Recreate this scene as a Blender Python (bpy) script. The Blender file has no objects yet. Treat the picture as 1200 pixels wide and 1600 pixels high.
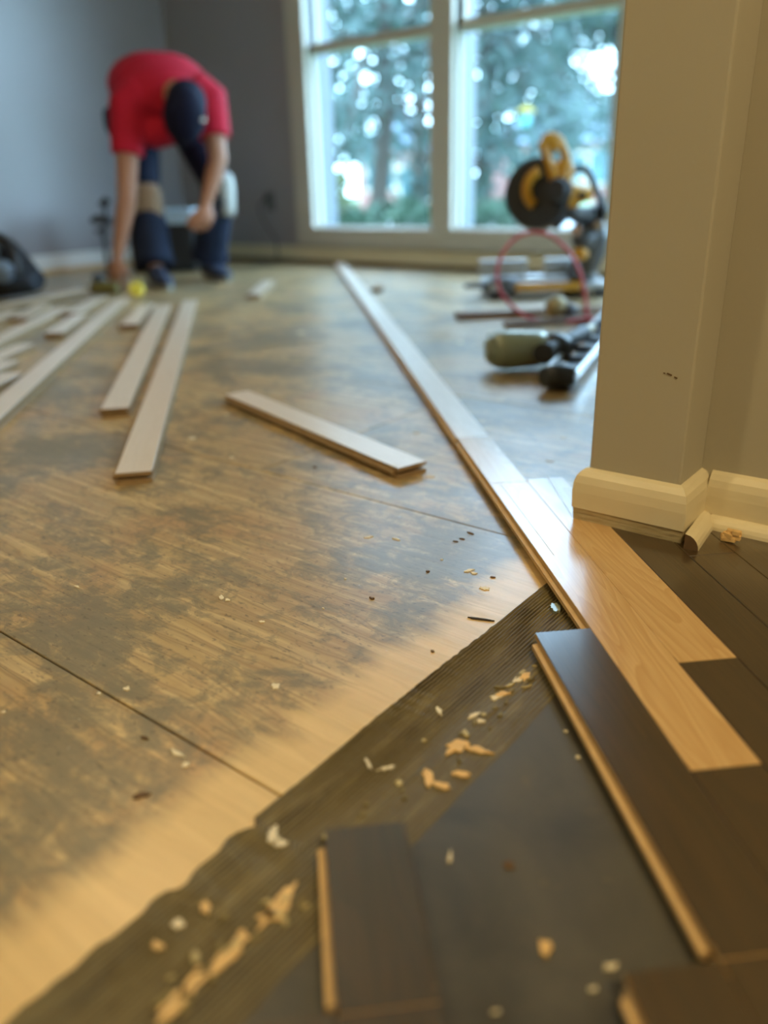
import bpy, bmesh, math, random
from mathutils import Vector, Matrix, noise
random.seed(7)
sc = bpy.context.scene
col = sc.collection

# ------------------------------------------------------------------ camera
F_PX, PITCH, ROLL, YAW = 1255.68, 0.38607, -0.02668, -0.67345
CAMZ = 0.435
PLANK = -0.77977
def cam_axes():
    cy, sy = math.cos(YAW), math.sin(YAW)
    A = Matrix(((cy, -sy, 0), (0, 0, -1), (sy, cy, 0)))
    cp, sp = math.cos(PITCH), math.sin(PITCH)
    B = Matrix(((1, 0, 0), (0, cp, -sp), (0, sp, cp)))
    cr, sr = math.cos(ROLL), math.sin(ROLL)
    Cm = Matrix(((cr, -sr, 0), (sr, cr, 0), (0, 0, 1)))
    return Cm @ B @ A
CM = cam_axes()
cam_d = bpy.data.cameras.new('camera')
cam = bpy.data.objects.new('camera', cam_d)
col.objects.link(cam)
right, down, fwd = CM[0], CM[1], CM[2]
mw = Matrix((right, -down, -fwd)).transposed().to_4x4()
mw.translation = Vector((0, 0, CAMZ))
cam.matrix_world = mw
cam_d.sensor_fit = 'VERTICAL'
cam_d.sensor_height = 36.0
cam_d.sensor_width = 27.0
cam_d.lens = F_PX / 1600 * 36.0
cam_d.clip_start = 0.02
cam_d.clip_end = 300
cam_d.dof.use_dof = True
cam_d.dof.focus_distance = 0.90
cam_d.dof.aperture_fstop = 1.9
sc.camera = cam

# ------------------------------------------------------------------ world, lights, exposure
sc.view_settings.view_transform = 'Standard'
sc.view_settings.look = 'None'
sc.view_settings.gamma = 1
sc.view_settings.exposure = 0.0
sc.view_settings.use_curve_mapping = False
wd = bpy.data.worlds.new('overcast_sky')
sc.world = wd
wd.use_nodes = True
wn, wl = wd.node_tree.nodes, wd.node_tree.links
bg = wn['Background']
tcw = wn.new('ShaderNodeTexCoord')
sep = wn.new('ShaderNodeSeparateXYZ')
rmp = wn.new('ShaderNodeValToRGB')
wl.new(tcw.outputs['Generated'], sep.inputs[0])
wl.new(sep.outputs['Z'], rmp.inputs[0])
rmp.color_ramp.elements[0].position = 0.0
rmp.color_ramp.elements[0].color = (0.48, 0.76, 1.0, 1)
rmp.color_ramp.elements[1].position = 0.8
rmp.color_ramp.elements[1].color = (0.48, 0.70, 1.0, 1)
wl.new(rmp.outputs[0], bg.inputs[0])
bg.inputs[1].default_value = 17.5

def area(name, loc, target, size, power, colour):
    l = bpy.data.lights.new(name, 'AREA')
    l.shape = 'DISK'; l.size = size; l.energy = power; l.color = colour
    o = bpy.data.objects.new(name, l); col.objects.link(o)
    o.location = loc
    o.rotation_euler = (Vector(target) - Vector(loc)).to_track_quat('-Z', 'Y').to_euler()
    return o
area('hall_ceiling_lamp', (1.15, -0.15, 2.36), (1.0, 0.0, 0), 0.20, 48, (1.0, 0.79, 0.43))
area('hall_ceiling_lamp', (-1.20, -0.57, 2.36), (-1.0, -0.3, 0), 0.16, 13, (1.0, 0.79, 0.43))
area('room_fill_light', (-2.2, 1.3, 2.32), (-2.2, 1.35, 0), 0.35, 12, (1.0, 0.74, 0.42))  # warm fill added above the room, no ceiling fixture hangs there

# ------------------------------------------------------------------ helpers
def ray(px, py):
    return CM.transposed() @ Vector((px - 600, py - 800, F_PX))
def G(px, py, z=0.0):                       # where the sight line through a measured point meets height z
    r = ray(px, py); t = (z - CAMZ) / r.z
    return Vector((r.x * t, r.y * t, z))
FH = Vector((math.sin(YAW), math.cos(YAW), 0))
RH = Vector((math.cos(YAW), -math.sin(YAW), 0))
def D(px, py, depth):                       # a point at a horizontal distance from the viewpoint
    r = ray(px, py); t = depth / r.dot(FH)
    return Vector((0, 0, CAMZ)) + r * t
DU = Vector((math.sin(PLANK), math.cos(PLANK), 0)); NU = Vector((DU.y, -DU.x, 0))
def UV(u, v, z=0.0):
    return NU * u + DU * v + Vector((0, 0, z))

def link(name, me, mats, parent=None, label=None, cat=None, group=None, kind=None, smooth=False):
    o = bpy.data.objects.new(name, me); col.objects.link(o)
    if not isinstance(mats, (list, tuple)): mats = [mats]
    if not me.materials:
        for m in mats: me.materials.append(m)
    if smooth:
        for p in me.polygons: p.use_smooth = True
    if parent: o.parent = parent
    tag(o, label, cat, group, kind)
    return o
def tag(o, label=None, cat=None, group=None, kind=None):
    if label: o['label'] = label
    if cat: o['category'] = cat
    if group: o['group'] = group
    if kind: o['kind'] = kind
    return o
def thing(name, label, cat, loc=(0, 0, 0), group=None, kind=None):
    o = bpy.data.objects.new(name, None); o.empty_display_size = 0.05
    o.location = loc; col.objects.link(o)
    o['_l'] = 0; del o['_l']
    return tag(o, label, cat, group, kind)
def fix(root):                              # children keep their world coordinates
    inv = Matrix.Translation(-root.location)
    for c in root.children:
        c.matrix_parent_inverse = inv

class MB:
    def __init__(s): s.bm = bmesh.new(); s.mi = 0
    def box(s, c, size, rot=None, bev=0):
        M = Matrix.Translation(Vector(c)) @ (rot.to_4x4() if rot else Matrix()) @ Matrix.Diagonal((*size, 1))
        r = bmesh.ops.create_cube(s.bm, size=1, matrix=M)
        if bev:
            es = list({e for v in r['verts'] for e in v.link_edges})
            bmesh.ops.bevel(s.bm, geom=es, offset=bev, segments=2, affect='EDGES', profile=0.6)
        return s._m()
    def _m(s):
        s.bm.faces.ensure_lookup_table()
        return s
    def mm(s, lo, hi, bev=0):
        lo, hi = Vector(lo), Vector(hi)
        return s.box((lo + hi) / 2, tuple(hi - lo), bev=bev)
    def tube(s, pts, rad, n=10, cap=True, up=None, smooth=True):
        pts = [Vector(p) for p in pts]; N = len(pts)
        if not isinstance(rad, (list, tuple)): rad = [rad] * N
        rings = []; prev = None
        for i, p in enumerate(pts):
            t = (pts[min(i + 1, N - 1)] - pts[max(i - 1, 0)]).normalized()
            if up is not None: x = Vector(up) - t * t.dot(Vector(up))
            elif prev is None:
                x = t.orthogonal()
            else: x = prev - t * t.dot(prev)
            x.normalize(); prev = x; y = t.cross(x)
            r = rad[i]; ra, rb = (r if isinstance(r, (tuple, list)) else (r, r))
            rings.append([s.bm.verts.new(p + x * ra * math.cos(2 * math.pi * k / n) + y * rb * math.sin(2 * math.pi * k / n)) for k in range(n)])
        for a, b in zip(rings, rings[1:]):
            for k in range(n):
                f = s.bm.faces.new((a[k], a[(k + 1) % n], b[(k + 1) % n], b[k])); f.smooth = smooth; f.material_index = s.mi
        if cap:
            for rg in (rings[0][::-1], rings[-1]):
                f = s.bm.faces.new(rg); f.material_index = s.mi
        return s
    def ball(s, c, r, rot=None, seg=16, rings=10):
        if not isinstance(r, (tuple, list)): r = (r, r, r)
        M = Matrix.Translation(Vector(c)) @ (rot.to_4x4() if rot else Matrix()) @ Matrix.Diagonal((*r, 1))
        q = bmesh.ops.create_uvsphere(s.bm, u_segments=seg, v_segments=rings, radius=1, matrix=M)
        for f in {f for v in q['verts'] for f in v.link_faces}: f.smooth = True; f.material_index = s.mi
        return s
    def cyl(s, a, b, r, n=20, r2=None):
        return s.tube([a, b], [r, r if r2 is None else r2], n, smooth=True)
    def prism(s, poly, z0, z1, bev=0.0, top=0, side=0):   # outline extruded upwards, chamfered top edge
        n = len(poly)
        c = sum((Vector((p[0], p[1], 0)) for p in poly), Vector()) / n
        lo = [s.bm.verts.new((p[0], p[1], z0)) for p in poly]
        md = [s.bm.verts.new((p[0], p[1], z1 - bev)) for p in poly]
        f = s.bm.faces.new(lo[::-1]); f.material_index = side
        L = [(lo, md)]
        if bev:
            tp = []
            for i, p in enumerate(poly):
                a = Vector((poly[i - 1][0], poly[i - 1][1])); b = Vector((p[0], p[1])); d = Vector((poly[(i + 1) % n][0], poly[(i + 1) % n][1]))
                e1 = (b - a).normalized(); e2 = (d - b).normalized()
                n1 = Vector((-e1.y, e1.x)); n2 = Vector((-e2.y, e2.x)); m = n1 + n2
                m = m / max(m.dot(n1), 0.3)
                q = b + m * bev
                tp.append(s.bm.verts.new((q.x, q.y, z1)))
            L.append((md, tp))
        else: tp = md
        for k, (A, B) in enumerate(L):
            for i in range(n):
                f = s.bm.faces.new((A[i], A[(i + 1) % n], B[(i + 1) % n], B[i])); f.material_index = side if k == 0 else top
        f = s.bm.faces.new(tp); f.material_index = top
        return s
    def mesh(s, name='m'):
        me = bpy.data.meshes.new(name); s.bm.normal_update(); s.bm.to_mesh(me); s.bm.free(); return me
    def build(s, name, mats, parent=None, **k):
        return link(name, s.mesh(name), mats, parent, **k)

def remeshed(mb, voxel, smooth=4):          # fuse overlapping volumes into one continuous skin
    me = mb.mesh('tmp'); o = bpy.data.objects.new('tmp', me); col.objects.link(o)
    m = o.modifiers.new('r', 'REMESH'); m.mode = 'VOXEL'; m.voxel_size = voxel; m.use_smooth_shade = True
    if smooth:
        q = o.modifiers.new('s', 'SMOOTH'); q.factor = 0.5; q.iterations = smooth
    dg = bpy.context.evaluated_depsgraph_get()
    out = bpy.data.meshes.new_from_object(o.evaluated_get(dg), depsgraph=dg)
    bpy.data.objects.remove(o); bpy.data.meshes.remove(me)
    out.materials.clear()
    for p in out.polygons: p.use_smooth = True
    return out

def spline(pts, sub=6):                     # catmull-rom through points
    pts = [Vector(p) for p in pts]; out = []
    P = [pts[0] * 2 - pts[1]] + pts + [pts[-1] * 2 - pts[-2]]
    for i in range(1, len(P) - 2):
        for k in range(sub):
            t = k / sub
            a, b, c, d = P[i - 1], P[i], P[i + 1], P[i + 2]
            out.append(0.5 * ((2 * b) + (c - a) * t + (2 * a - 5 * b + 4 * c - d) * t * t + (3 * b - a - 3 * c + d) * t ** 3))
    out.append(pts[-1]); return out

# ------------------------------------------------------------------ materials
class NT:
    def __init__(s, name, rough=0.5, spec=0.5, metal=0.0, coat=0.0):
        s.m = bpy.data.materials.new(name); s.m.use_nodes = True
        s.n = s.m.node_tree.nodes; s.l = s.m.node_tree.links
        s.b = s.n['Principled BSDF']
        s.b.inputs['Roughness'].default_value = rough
        s.b.inputs['Specular IOR Level'].default_value = spec
        s.b.inputs['Metallic'].default_value = metal
        s.b.inputs['Coat Weight'].default_value = coat
        s._p = None
    def pos(s):
        if not s._p: s._p = s.n.new('ShaderNodeNewGeometry').outputs['Position']
        return s._p
    def obj(s): return s.n.new('ShaderNodeTexCoord').outputs['Object']
    def map(s, src, scale=(1, 1, 1), rot=(0, 0, 0), loc=(0, 0, 0)):
        m = s.n.new('ShaderNodeMapping'); s.l.new(src, m.inputs[0])
        m.inputs['Scale'].default_value = scale; m.inputs['Rotation'].default_value = rot; m.inputs['Location'].default_value = loc
        return m.outputs[0]
    def noise(s, v, scale=5, detail=4, rough=0.5, dist=0.0):
        t = s.n.new('ShaderNodeTexNoise'); s.l.new(v, t.inputs['Vector'])
        t.inputs['Scale'].default_value = scale; t.inputs['Detail'].default_value = detail
        t.inputs['Roughness'].default_value = rough; t.inputs['Distortion'].default_value = dist
        return t.outputs['Fac']
    def wave(s, v, scale=5, dist=4, det=2, dscale=1.0, d='X'):
        t = s.n.new('ShaderNodeTexWave'); s.l.new(v, t.inputs['Vector']); t.bands_direction = d
        t.inputs['Scale'].default_value = scale; t.inputs['Distortion'].default_value = dist
        t.inputs['Detail'].default_value = det; t.inputs['Detail Scale'].default_value = dscale
        return t.outputs['Fac']
    def ramp(s, f, stops, interp='LINEAR'):
        r = s.n.new('ShaderNodeValToRGB'); s.l.new(f, r.inputs[0]); e = r.color_ramp.elements
        r.color_ramp.interpolation = interp
        while len(e) < len(stops): e.new(0.5)
        for q, (p, c) in zip(e, stops):
            q.position = p; q.color = (*c, 1) if isinstance(c, tuple) else (c, c, c, 1)
        return r.outputs[0]
    def mix(s, f, a, b, mode='MIX'):
        m = s.n.new('ShaderNodeMix'); m.data_type = 'RGBA'; m.blend_type = mode
        for i, x in ((0, f), (6, a), (7, b)):
            if hasattr(x, 'links'): s.l.new(x, m.inputs[i])
            elif isinstance(x, tuple): m.inputs[i].default_value = (*x, 1)
            else: m.inputs[i].default_value = x
        return m.outputs[2]
    def math(s, op, a, b=0.0, c=None):
        m = s.n.new('ShaderNodeMath'); m.operation = op
        for i, x in enumerate((a, b) if c is None else (a, b, c)):
            if hasattr(x, 'links'): s.l.new(x, m.inputs[i])
            else: m.inputs[i].default_value = x
        return m.outputs[0]
    def xyz(s, v, ax):
        q = s.n.new('ShaderNodeSeparateXYZ'); s.l.new(v, q.inputs[0]); return q.outputs[ax]
    def col(s, x):
        if hasattr(x, 'links'): s.l.new(x, s.b.inputs['Base Color'])
        else: s.b.inputs['Base Color'].default_value = (*x, 1)
        return s
    def rough(s, x): s.l.new(x, s.b.inputs['Roughness']); return s
    def bump(s, h, strength=0.3, dist=0.002):
        b = s.n.new('ShaderNodeBump'); s.l.new(h, b.inputs['Height'])
        b.inputs['Strength'].default_value = strength; b.inputs['Distance'].default_value = dist
        s.l.new(b.outputs[0], s.b.inputs['Normal']); return s
    def rnd(s):
        return s.n.new('ShaderNodeObjectInfo').outputs['Random']

def plain(name, c, rough=0.5, spec=0.5, metal=0.0, var=0.12, scale=30, bump=0.0, coat=0.0):
    t = NT(name, rough, spec, metal, coat)
    f = t.noise(t.obj(), scale, 4)
    t.col(t.mix(f, tuple(x * (1 - var) for x in c), tuple(min(1, x * (1 + var)) for x in c)))
    if bump: t.bump(f, bump, 0.003)
    return t.m

def mat_plywood():
    t = NT('worn_plywood', 0.5, 0.6, 0, 0.18)
    t.b.inputs['Coat Roughness'].default_value = 0.27
    p = t.pos()
    g = t.wave(t.map(p, (0.12, 1, 1), (0, 0, 0.05)), 9, 9, 3, 1.6, 'Y')
    grain = t.noise(t.map(p, (2.5, 60, 1), (0, 0, 0.04)), 1.6, 5, 0.6)
    base = t.mix(g, (0.44, 0.30, 0.125), (0.58, 0.41, 0.185))
    base = t.mix(t.ramp(grain, [(0.42, 0.0), (0.62, 1.0)]), base, (0.36, 0.25, 0.115))
    # reddish scuffed areas
    base = t.mix(t.ramp(t.noise(p, 5.2, 4, 0.55, 0.6), [(0.55, 0.0), (0.68, 0.55)]), base, (0.42, 0.22, 0.09))
    # ground-in grey dirt in patches, broken up by the grain
    d1 = t.noise(t.map(p, (1, 1.3, 1)), 3.4, 7, 0.62, 0.5)
    d2 = t.noise(t.map(p, (11, 17, 1)), 2.0, 8, 0.72, 0.8)
    d3 = t.noise(t.map(p, (1, 1.5, 1)), 55, 6, 0.75, 0.4)
    dd = t.math('ADD', t.math('ADD', t.math('MULTIPLY', d1, 0.50), t.math('MULTIPLY', d2, 0.38)), t.math('MULTIPLY', d3, 0.12))
    dirt = t.ramp(dd, [(0.484, 0.0), (0.500, 0.42), (0.525, 0.58), (0.535, 0.78), (0.60, 0.92)])
    # the strip that stayed covered is clean
    x = t.xyz(p, 'X'); y = t.xyz(p, 'Y')
    xs = t.math('ADD', x, t.math('MULTIPLY', t.math('SUBTRACT', t.noise(t.map(p, (4, 14, 1)), 1.5, 4), 0.5), 0.085))
    clean = t.ramp(xs, [(0.0, 0.0), (1.0, 1.0)])
    mr = t.n.new('ShaderNodeMapRange'); t.l.new(xs, mr.inputs[0])
    mr.inputs[1].default_value = -0.450; mr.inputs[2].default_value = -0.415
    cm = mr.outputs[0]
    dirt = t.math('MULTIPLY', dirt, t.math('SUBTRACT', 1.0, t.math('MULTIPLY', cm, 0.93)))
    rg = t.wave(t.map(p, (0.30, 1.6, 1), (0, 0, 0.04)), 9, 12, 3, 1.0, 'Y')
    base = t.mix(t.math('MULTIPLY', t.ramp(rg, [(0.62, 0.0), (0.86, 1.0), (0.97, 0.2)]), 0.8), base, (0.27, 0.165, 0.065))
    base = t.mix(t.math('MULTIPLY', t.ramp(t.noise(t.map(p, (1, 2, 1)), 14, 5, 0.6, 0.8), [(0.5, 0.0), (0.62, 0.6)]), 0.8), base, (0.36, 0.22, 0.095))
    base = t.mix(dirt, base, (0.165, 0.137, 0.080))
    ck = t.ramp(t.noise(t.map(p, (5, 190, 1), (0, 0, 0.03)), 1.0, 2, 0.5), [(0.30, 0.75), (0.335, 0.0)])
    base = t.mix(t.math('MULTIPLY', ck, t.ramp(d1, [(0.4, 1.0), (0.55, 0.2)])), base, (0.12, 0.075, 0.03))
    base = t.mix(t.math('MULTIPLY', cm, 0.62), base, (0.78, 0.535, 0.23))
    # fine dark specks and pale dust
    sp = t.ramp(t.noise(t.map(p, (60, 130, 1)), 1.3, 3, 0.6), [(0.60, 0.0), (0.66, 0.6)])
    base = t.mix(t.math('MULTIPLY', sp, t.math('SUBTRACT', 1.0, cm)), base, (0.10, 0.075, 0.045))
    ds = t.ramp(t.noise(p, 70, 3, 0.6), [(0.72, 0.0), (0.77, 0.5)])
    base = t.mix(ds, base, (0.62, 0.55, 0.42))
    t.col(base)
    t.rough(t.ramp(t.noise(p, 6, 4), [(0.3, 0.30), (0.7, 0.44)]))
    t.bump(t.math('ADD', grain, t.math('MULTIPLY', d2, 0.6)), 0.22, 0.0015)
    return t.m

def mat_oak(name, a, b, c, rough=0.3, coat=0.35, dark=False):
    t = NT(name, rough, 0.5, 0, coat)
    t.b.inputs['Coat Roughness'].default_value = 0.20
    p = t.pos(); ang = -math.atan2(DU.y, DU.x)
    r = t.rnd()
    cmb = t.n.new('ShaderNodeCombineXYZ'); 
    for i in (0, 1): t.l.new(t.math('MULTIPLY', r, 13.0 + i * 7), cmb.inputs[i])
    va = t.n.new('ShaderNodeVectorMath'); t.l.new(p, va.inputs[0]); t.l.new(cmb.outputs[0], va.inputs[1])
    m1 = t.map(va.outputs[0], (1, 1, 1), (0, 0, ang))
    m2 = t.map(m1, (2.6, 22, 1))
    cath = t.noise(m2, 1.1, 2, 0.4, 0.9)
    rings = t.math('FRACT', t.math('MULTIPLY', cath, 9.0))
    rings = t.ramp(rings, [(0.0, 0.0), (0.55, 0.55), (0.93, 1.0), (1.0, 0.0)])
    fine = t.noise(t.map(m1, (7, 420, 1)), 1.0, 3, 0.6)
    cc = t.mix(rings, a, b)
    cc = t.mix(t.ramp(fine, [(0.45, 0.0), (0.7, 0.55)]), cc, c)
    cc = t.mix(t.math('MULTIPLY', r, 0.25), cc, b)
    t.col(cc)
    t.bump(t.math('ADD', fine, t.math('MULTIPLY', rings, 0.3)), 0.25 if dark else 0.12, 0.0006)
    return t.m

def mat_oak_obj(name, a, b, c, rough=0.38, coat=0.7):   # for loose boards, grain along the board's own X
    t = NT(name, rough, 0.5, 0, coat); t.b.inputs['Coat Roughness'].default_value = 0.28
    o = t.obj(); r = t.rnd()
    cmb = t.n.new('ShaderNodeCombineXYZ')
    for i in (0, 1): t.l.new(t.math('MULTIPLY', r, 13.0 + i * 7), cmb.inputs[i])
    va = t.n.new('ShaderNodeVectorMath'); t.l.new(o, va.inputs[0]); t.l.new(cmb.outputs[0], va.inputs[1])
    cath = t.noise(t.map(va.outputs[0], (2.6, 22, 1)), 1.1, 2, 0.4, 0.9)
    rings = t.ramp(t.math('FRACT', t.math('MULTIPLY', cath, 8.0)), [(0.0, 0.0), (0.55, 0.5), (0.93, 1.0), (1.0, 0.0)])
    fine = t.noise(t.map(va.outputs[0], (7, 420, 1)), 1.0, 3, 0.6)
    cc = t.mix(rings, a, b)
    cc = t.mix(t.ramp(fine, [(0.45, 0.0), (0.7, 0.5)]), cc, c)
    cc = t.mix(t.math('MULTIPLY', r, 0.3), cc, b)
    t.col(cc); t.bump(fine, 0.12, 0.0006)
    return t.m

M = {}
M['plywood'] = mat_plywood()
M['oak_new'] = mat_oak('new_natural_oak', (0.64, 0.425, 0.20), (0.52, 0.315, 0.125), (0.44, 0.255, 0.095), 0.32, 0.75)
M['oak_old'] = mat_oak('old_dark_stained_oak', (0.050, 0.033, 0.015), (0.066, 0.040, 0.016), (0.026, 0.017, 0.008), 0.30, 0.9, True)
M['oak_sheen_pale'] = mat_oak_obj('oak_face_paled_for_sheen', (0.72, 0.60, 0.47), (0.66, 0.54, 0.40), (0.55, 0.43, 0.30))  # same oak made paler, window sheen put into the base colour
M['raw_oak'] = plain('raw_oak_edge', (0.56, 0.37, 0.165), 0.6, 0.3, var=0.2, scale=60)
M['raw_loose'] = plain('raw_oak_end', (0.30, 0.20, 0.10), 0.7, 0.3, var=0.25, scale=90)
M['brown_end'] = plain('weathered_scrap_edge', (0.13, 0.075, 0.035), 0.8, 0.3, var=0.3)

def mat_band():
    t = NT('dark_glue_residue', 0.55, 0.35); p = t.pos()
    n1 = t.noise(p, 9, 5, 0.6, 0.6); n2 = t.noise(t.map(p, (60, 9, 1)), 1.5, 4, 0.6)
    c = t.mix(n1, (0.105, 0.080, 0.034), (0.17, 0.132, 0.058))
    c = t.mix(t.ramp(n2, [(0.5, 0.0), (0.68, 0.65)]), c, (0.24, 0.19, 0.085))
    wv = t.wave(t.map(p, (1, .06, 1)), 75, 1.6, 3, 6, 'X')
    c = t.mix(t.math('MULTIPLY', t.ramp(wv, [(0.25, 1.0), (0.6, 0.0)]), t.ramp(n1, [(0.4, 0.15), (0.6, 0.85)])), c, (0.045, 0.032, 0.014))
    t.col(c); t.bump(t.math('ADD', t.noise(p, 120, 4), wv), 0.5, 0.001); return t.m
M['band'] = mat_band()
def mat_felt():
    t = NT('dark_grimy_underlayment', 0.42, 0.4); p = t.pos()
    n1 = t.noise(p, 7, 6, 0.6, 0.8); n2 = t.noise(p, 38, 4, 0.6)
    c = t.mix(t.ramp(n1, [(0.35, 0.0), (0.65, 1.0)]), (0.048, 0.043, 0.032), (0.092, 0.080, 0.056))
    c = t.mix(t.ramp(n2, [(0.66, 0.0), (0.74, 0.5)]), c, (0.16, 0.12, 0.055))
    t.col(c); t.rough(t.ramp(n1, [(0.3, 0.36), (0.7, 0.55)])); t.bump(n2, 0.15, 0.001); return t.m
M['felt'] = mat_felt()
def mat_wall(name, c, mottled=0.05, rough=0.75, spec=0.25):
    t = NT(name, rough, spec); p = t.pos(); n = t.noise(p, 3, 4)
    t.col(t.mix(n, tuple(x * (1 - mottled) for x in c), tuple(x * (1 + mottled) for x in c)))
    t.bump(t.noise(p, 160, 3), 0.10, 0.001); return t.m
M['grey_wall'] = mat_wall('grey_violet_wall_paint', (0.27, 0.25, 0.265), 0.05, 0.40, 0.9)
M['beige_wall'] = mat_wall('beige_wall_paint', (0.41, 0.37, 0.275))
M['outer_frame'] = plain('white_jamb_dimmed', (0.11, 0.13, 0.155), 0.5)  # white jamb, colour darkened to stand in for its lower exposure
M['ceiling'] = mat_wall('ceiling_paint', (0.75, 0.73, 0.68))
M['white_trim'] = mat_wall('white_trim_paint', (0.50, 0.465, 0.39), 0.05, 0.5, 0.4)
M['white_base'] = mat_wall('white_gloss_baseboard_paint', (0.75, 0.74, 0.72), 0.04, 0.35, 0.8)
t = NT('cream_gloss_trim_paint', 0.42, 0.5); p = t.pos(); n = t.noise(t.map(p, (1, 1, 3)), 22, 4)
t.col(t.mix(n, (0.66, 0.56, 0.35), (0.74, 0.64, 0.42))); t.bump(t.noise(t.map(p, (8, 8, 50)), 2, 4), 0.25, 0.0015); M['cream'] = t.m
t = NT('bare_scraped_base_edge', 0.7, 0.3); p = t.pos(); n = t.noise(t.map(p, (12, 12, 160)), 1.5, 5, 0.7, 0.5)
t.col(t.ramp(n, [(0.3, (0.26, 0.19, 0.09)), (0.45, (0.46, 0.36, 0.19)), (0.6, (0.56, 0.46, 0.27)), (0.72, (0.36, 0.26, 0.12))])); t.bump(n, 0.9, 0.003); M['bare_edge'] = t.m
M['torn_wood'] = plain('torn_orange_wood', (0.68, 0.44, 0.18), 0.65, 0.3, var=0.35, scale=80, bump=0.5)
M['crust'] = plain('olive_glue_crust', (0.20, 0.155, 0.06), 0.6, 0.3, var=0.3, scale=90)
M['crust_pale'] = plain('pale_yellow_glue_crust', (0.46, 0.37, 0.17), 0.6, 0.3, var=0.3, scale=90)
M['pale_flake'] = plain('pale_paint_flake', (0.72, 0.62, 0.42), 0.6, 0.3, var=0.15, scale=120)
M['black'] = plain('black_plastic', (0.018, 0.018, 0.02), 0.4, 0.5)
M['dark_rubber'] = plain('dark_rubber', (0.03, 0.03, 0.032), 0.6, 0.4)
M['dark_grey'] = plain('dark_grey_casting', (0.07, 0.07, 0.072), 0.45, 0.5)
M['yellow'] = plain('tool_yellow_plastic', (0.52, 0.235, 0.012), 0.42, 0.5)
M['steel'] = plain('bare_steel', (0.55, 0.55, 0.55), 0.25, 0.5, 1.0)
M['alu'] = plain('cast_aluminium', (0.50, 0.50, 0.48), 0.4, 0.5, 0.7)
M['olive_metal'] = plain('grey_green_magnesium', (0.27, 0.29, 0.20), 0.36, 0.5, 0.25, coat=0.3)
M['brass'] = plain('brass_fitting', (0.36, 0.28, 0.14), 0.45, 0.5, 0.5)
M['red_hose'] = plain('red_air_hose', (0.50, 0.03, 0.04), 0.4, 0.5)
M['shirt'] = plain('crimson_cotton', (0.43, 0.010, 0.032), 0.8, 0.2, var=0.15, scale=9, bump=0.2)
M['skin'] = plain('skin', (0.37, 0.18, 0.11), 0.55, 0.4, var=0.08)
M['hair'] = plain('dark_hair', (0.03, 0.02, 0.015), 0.6)
M['jeans'] = plain('dark_blue_denim', (0.009, 0.015, 0.034), 0.8, 0.2, var=0.3, scale=14, bump=0.3)
M['cap'] = plain('navy_cap_cloth', (0.006, 0.007, 0.022), 0.8, 0.15)
M['tan_pad'] = plain('tan_knee_pad', (0.23, 0.16, 0.10), 0.7, 0.3)
M['pale_pad'] = plain('pale_grey_knee_pad', (0.42, 0.42, 0.38), 0.6, 0.3)
M['shoe'] = plain('dark_blue_shoe', (0.03, 0.04, 0.07), 0.6, 0.3)
M['sole'] = plain('grey_shoe_sole', (0.20, 0.20, 0.17), 0.6, 0.3)
M['white_cloth'] = plain('off_white', (0.7, 0.7, 0.66), 0.6, 0.3)
M['bag'] = plain('black_nylon', (0.022, 0.026, 0.034), 0.7, 0.3, var=0.3, scale=12, bump=0.5)
M['blue_cloth'] = plain('grey_blue_fabric', (0.16, 0.22, 0.31), 0.7, 0.3, bump=0.4)
M['tape_yellow'] = plain('bright_yellow_plastic', (0.80, 0.66, 0.04), 0.4, 0.5)
M['yellow_lamp'] = plain('dull_yellow_plastic', (0.22, 0.17, 0.01), 0.6)
M['outlet'] = plain('grey_outlet_plastic', (0.13, 0.13, 0.13), 0.5)
M['pale_blue'] = plain('pale_lid_plastic', (0.45, 0.55, 0.62), 0.35)
M['bark'] = plain('bark', (0.05, 0.042, 0.035), 0.9, 0.2, var=0.3)
def leafmat(name, a, b):
    t = NT(name, 0.7, 0.25); t.col(t.mix(t.noise(t.pos(), 1.4, 3), a, b)); return t.m
M['needles'] = leafmat('dark_blue_green_needles', (0.026, 0.046, 0.042), (0.055, 0.095, 0.085))
M['pale_leaf'] = leafmat('grey_green_leaves', (0.06, 0.10, 0.095), (0.11, 0.17, 0.16))
M['hedge'] = leafmat('hedge_leaves', (0.018, 0.042, 0.030), (0.045, 0.09, 0.05))
M['yel_leaf'] = leafmat('yellow_green_leaves', (0.07, 0.10, 0.04), (0.12, 0.14, 0.06))
M['lawn'] = leafmat('lawn', (0.13, 0.22, 0.11), (0.19, 0.28, 0.15))
t = NT('red_brick_wall', 0.8, 0.2); br = t.n.new('ShaderNodeTexBrick'); t.l.new(t.map(t.obj(), (1, 1, 1), (math.pi / 2, 0, 0)), br.inputs['Vector'])
br.inputs['Scale'].default_value = 4; br.inputs['Color1'].default_value = (0.30, 0.12, 0.10, 1); br.inputs['Color2'].default_value = (0.24, 0.10, 0.09, 1); br.inputs['Mortar'].default_value = (0.3, 0.26, 0.24, 1)
t.l.new(br.outputs['Color'], t.b.inputs['Base Color']); M['brick'] = t.m
M['roof'] = plain('blue_grey_roof', (0.12, 0.17, 0.22), 0.8)
M['dark_glass'] = plain('dark_teal_window', (0.03, 0.10, 0.12), 0.15)
M['road'] = plain('pale_road', (0.30, 0.31, 0.30), 0.8)
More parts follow.
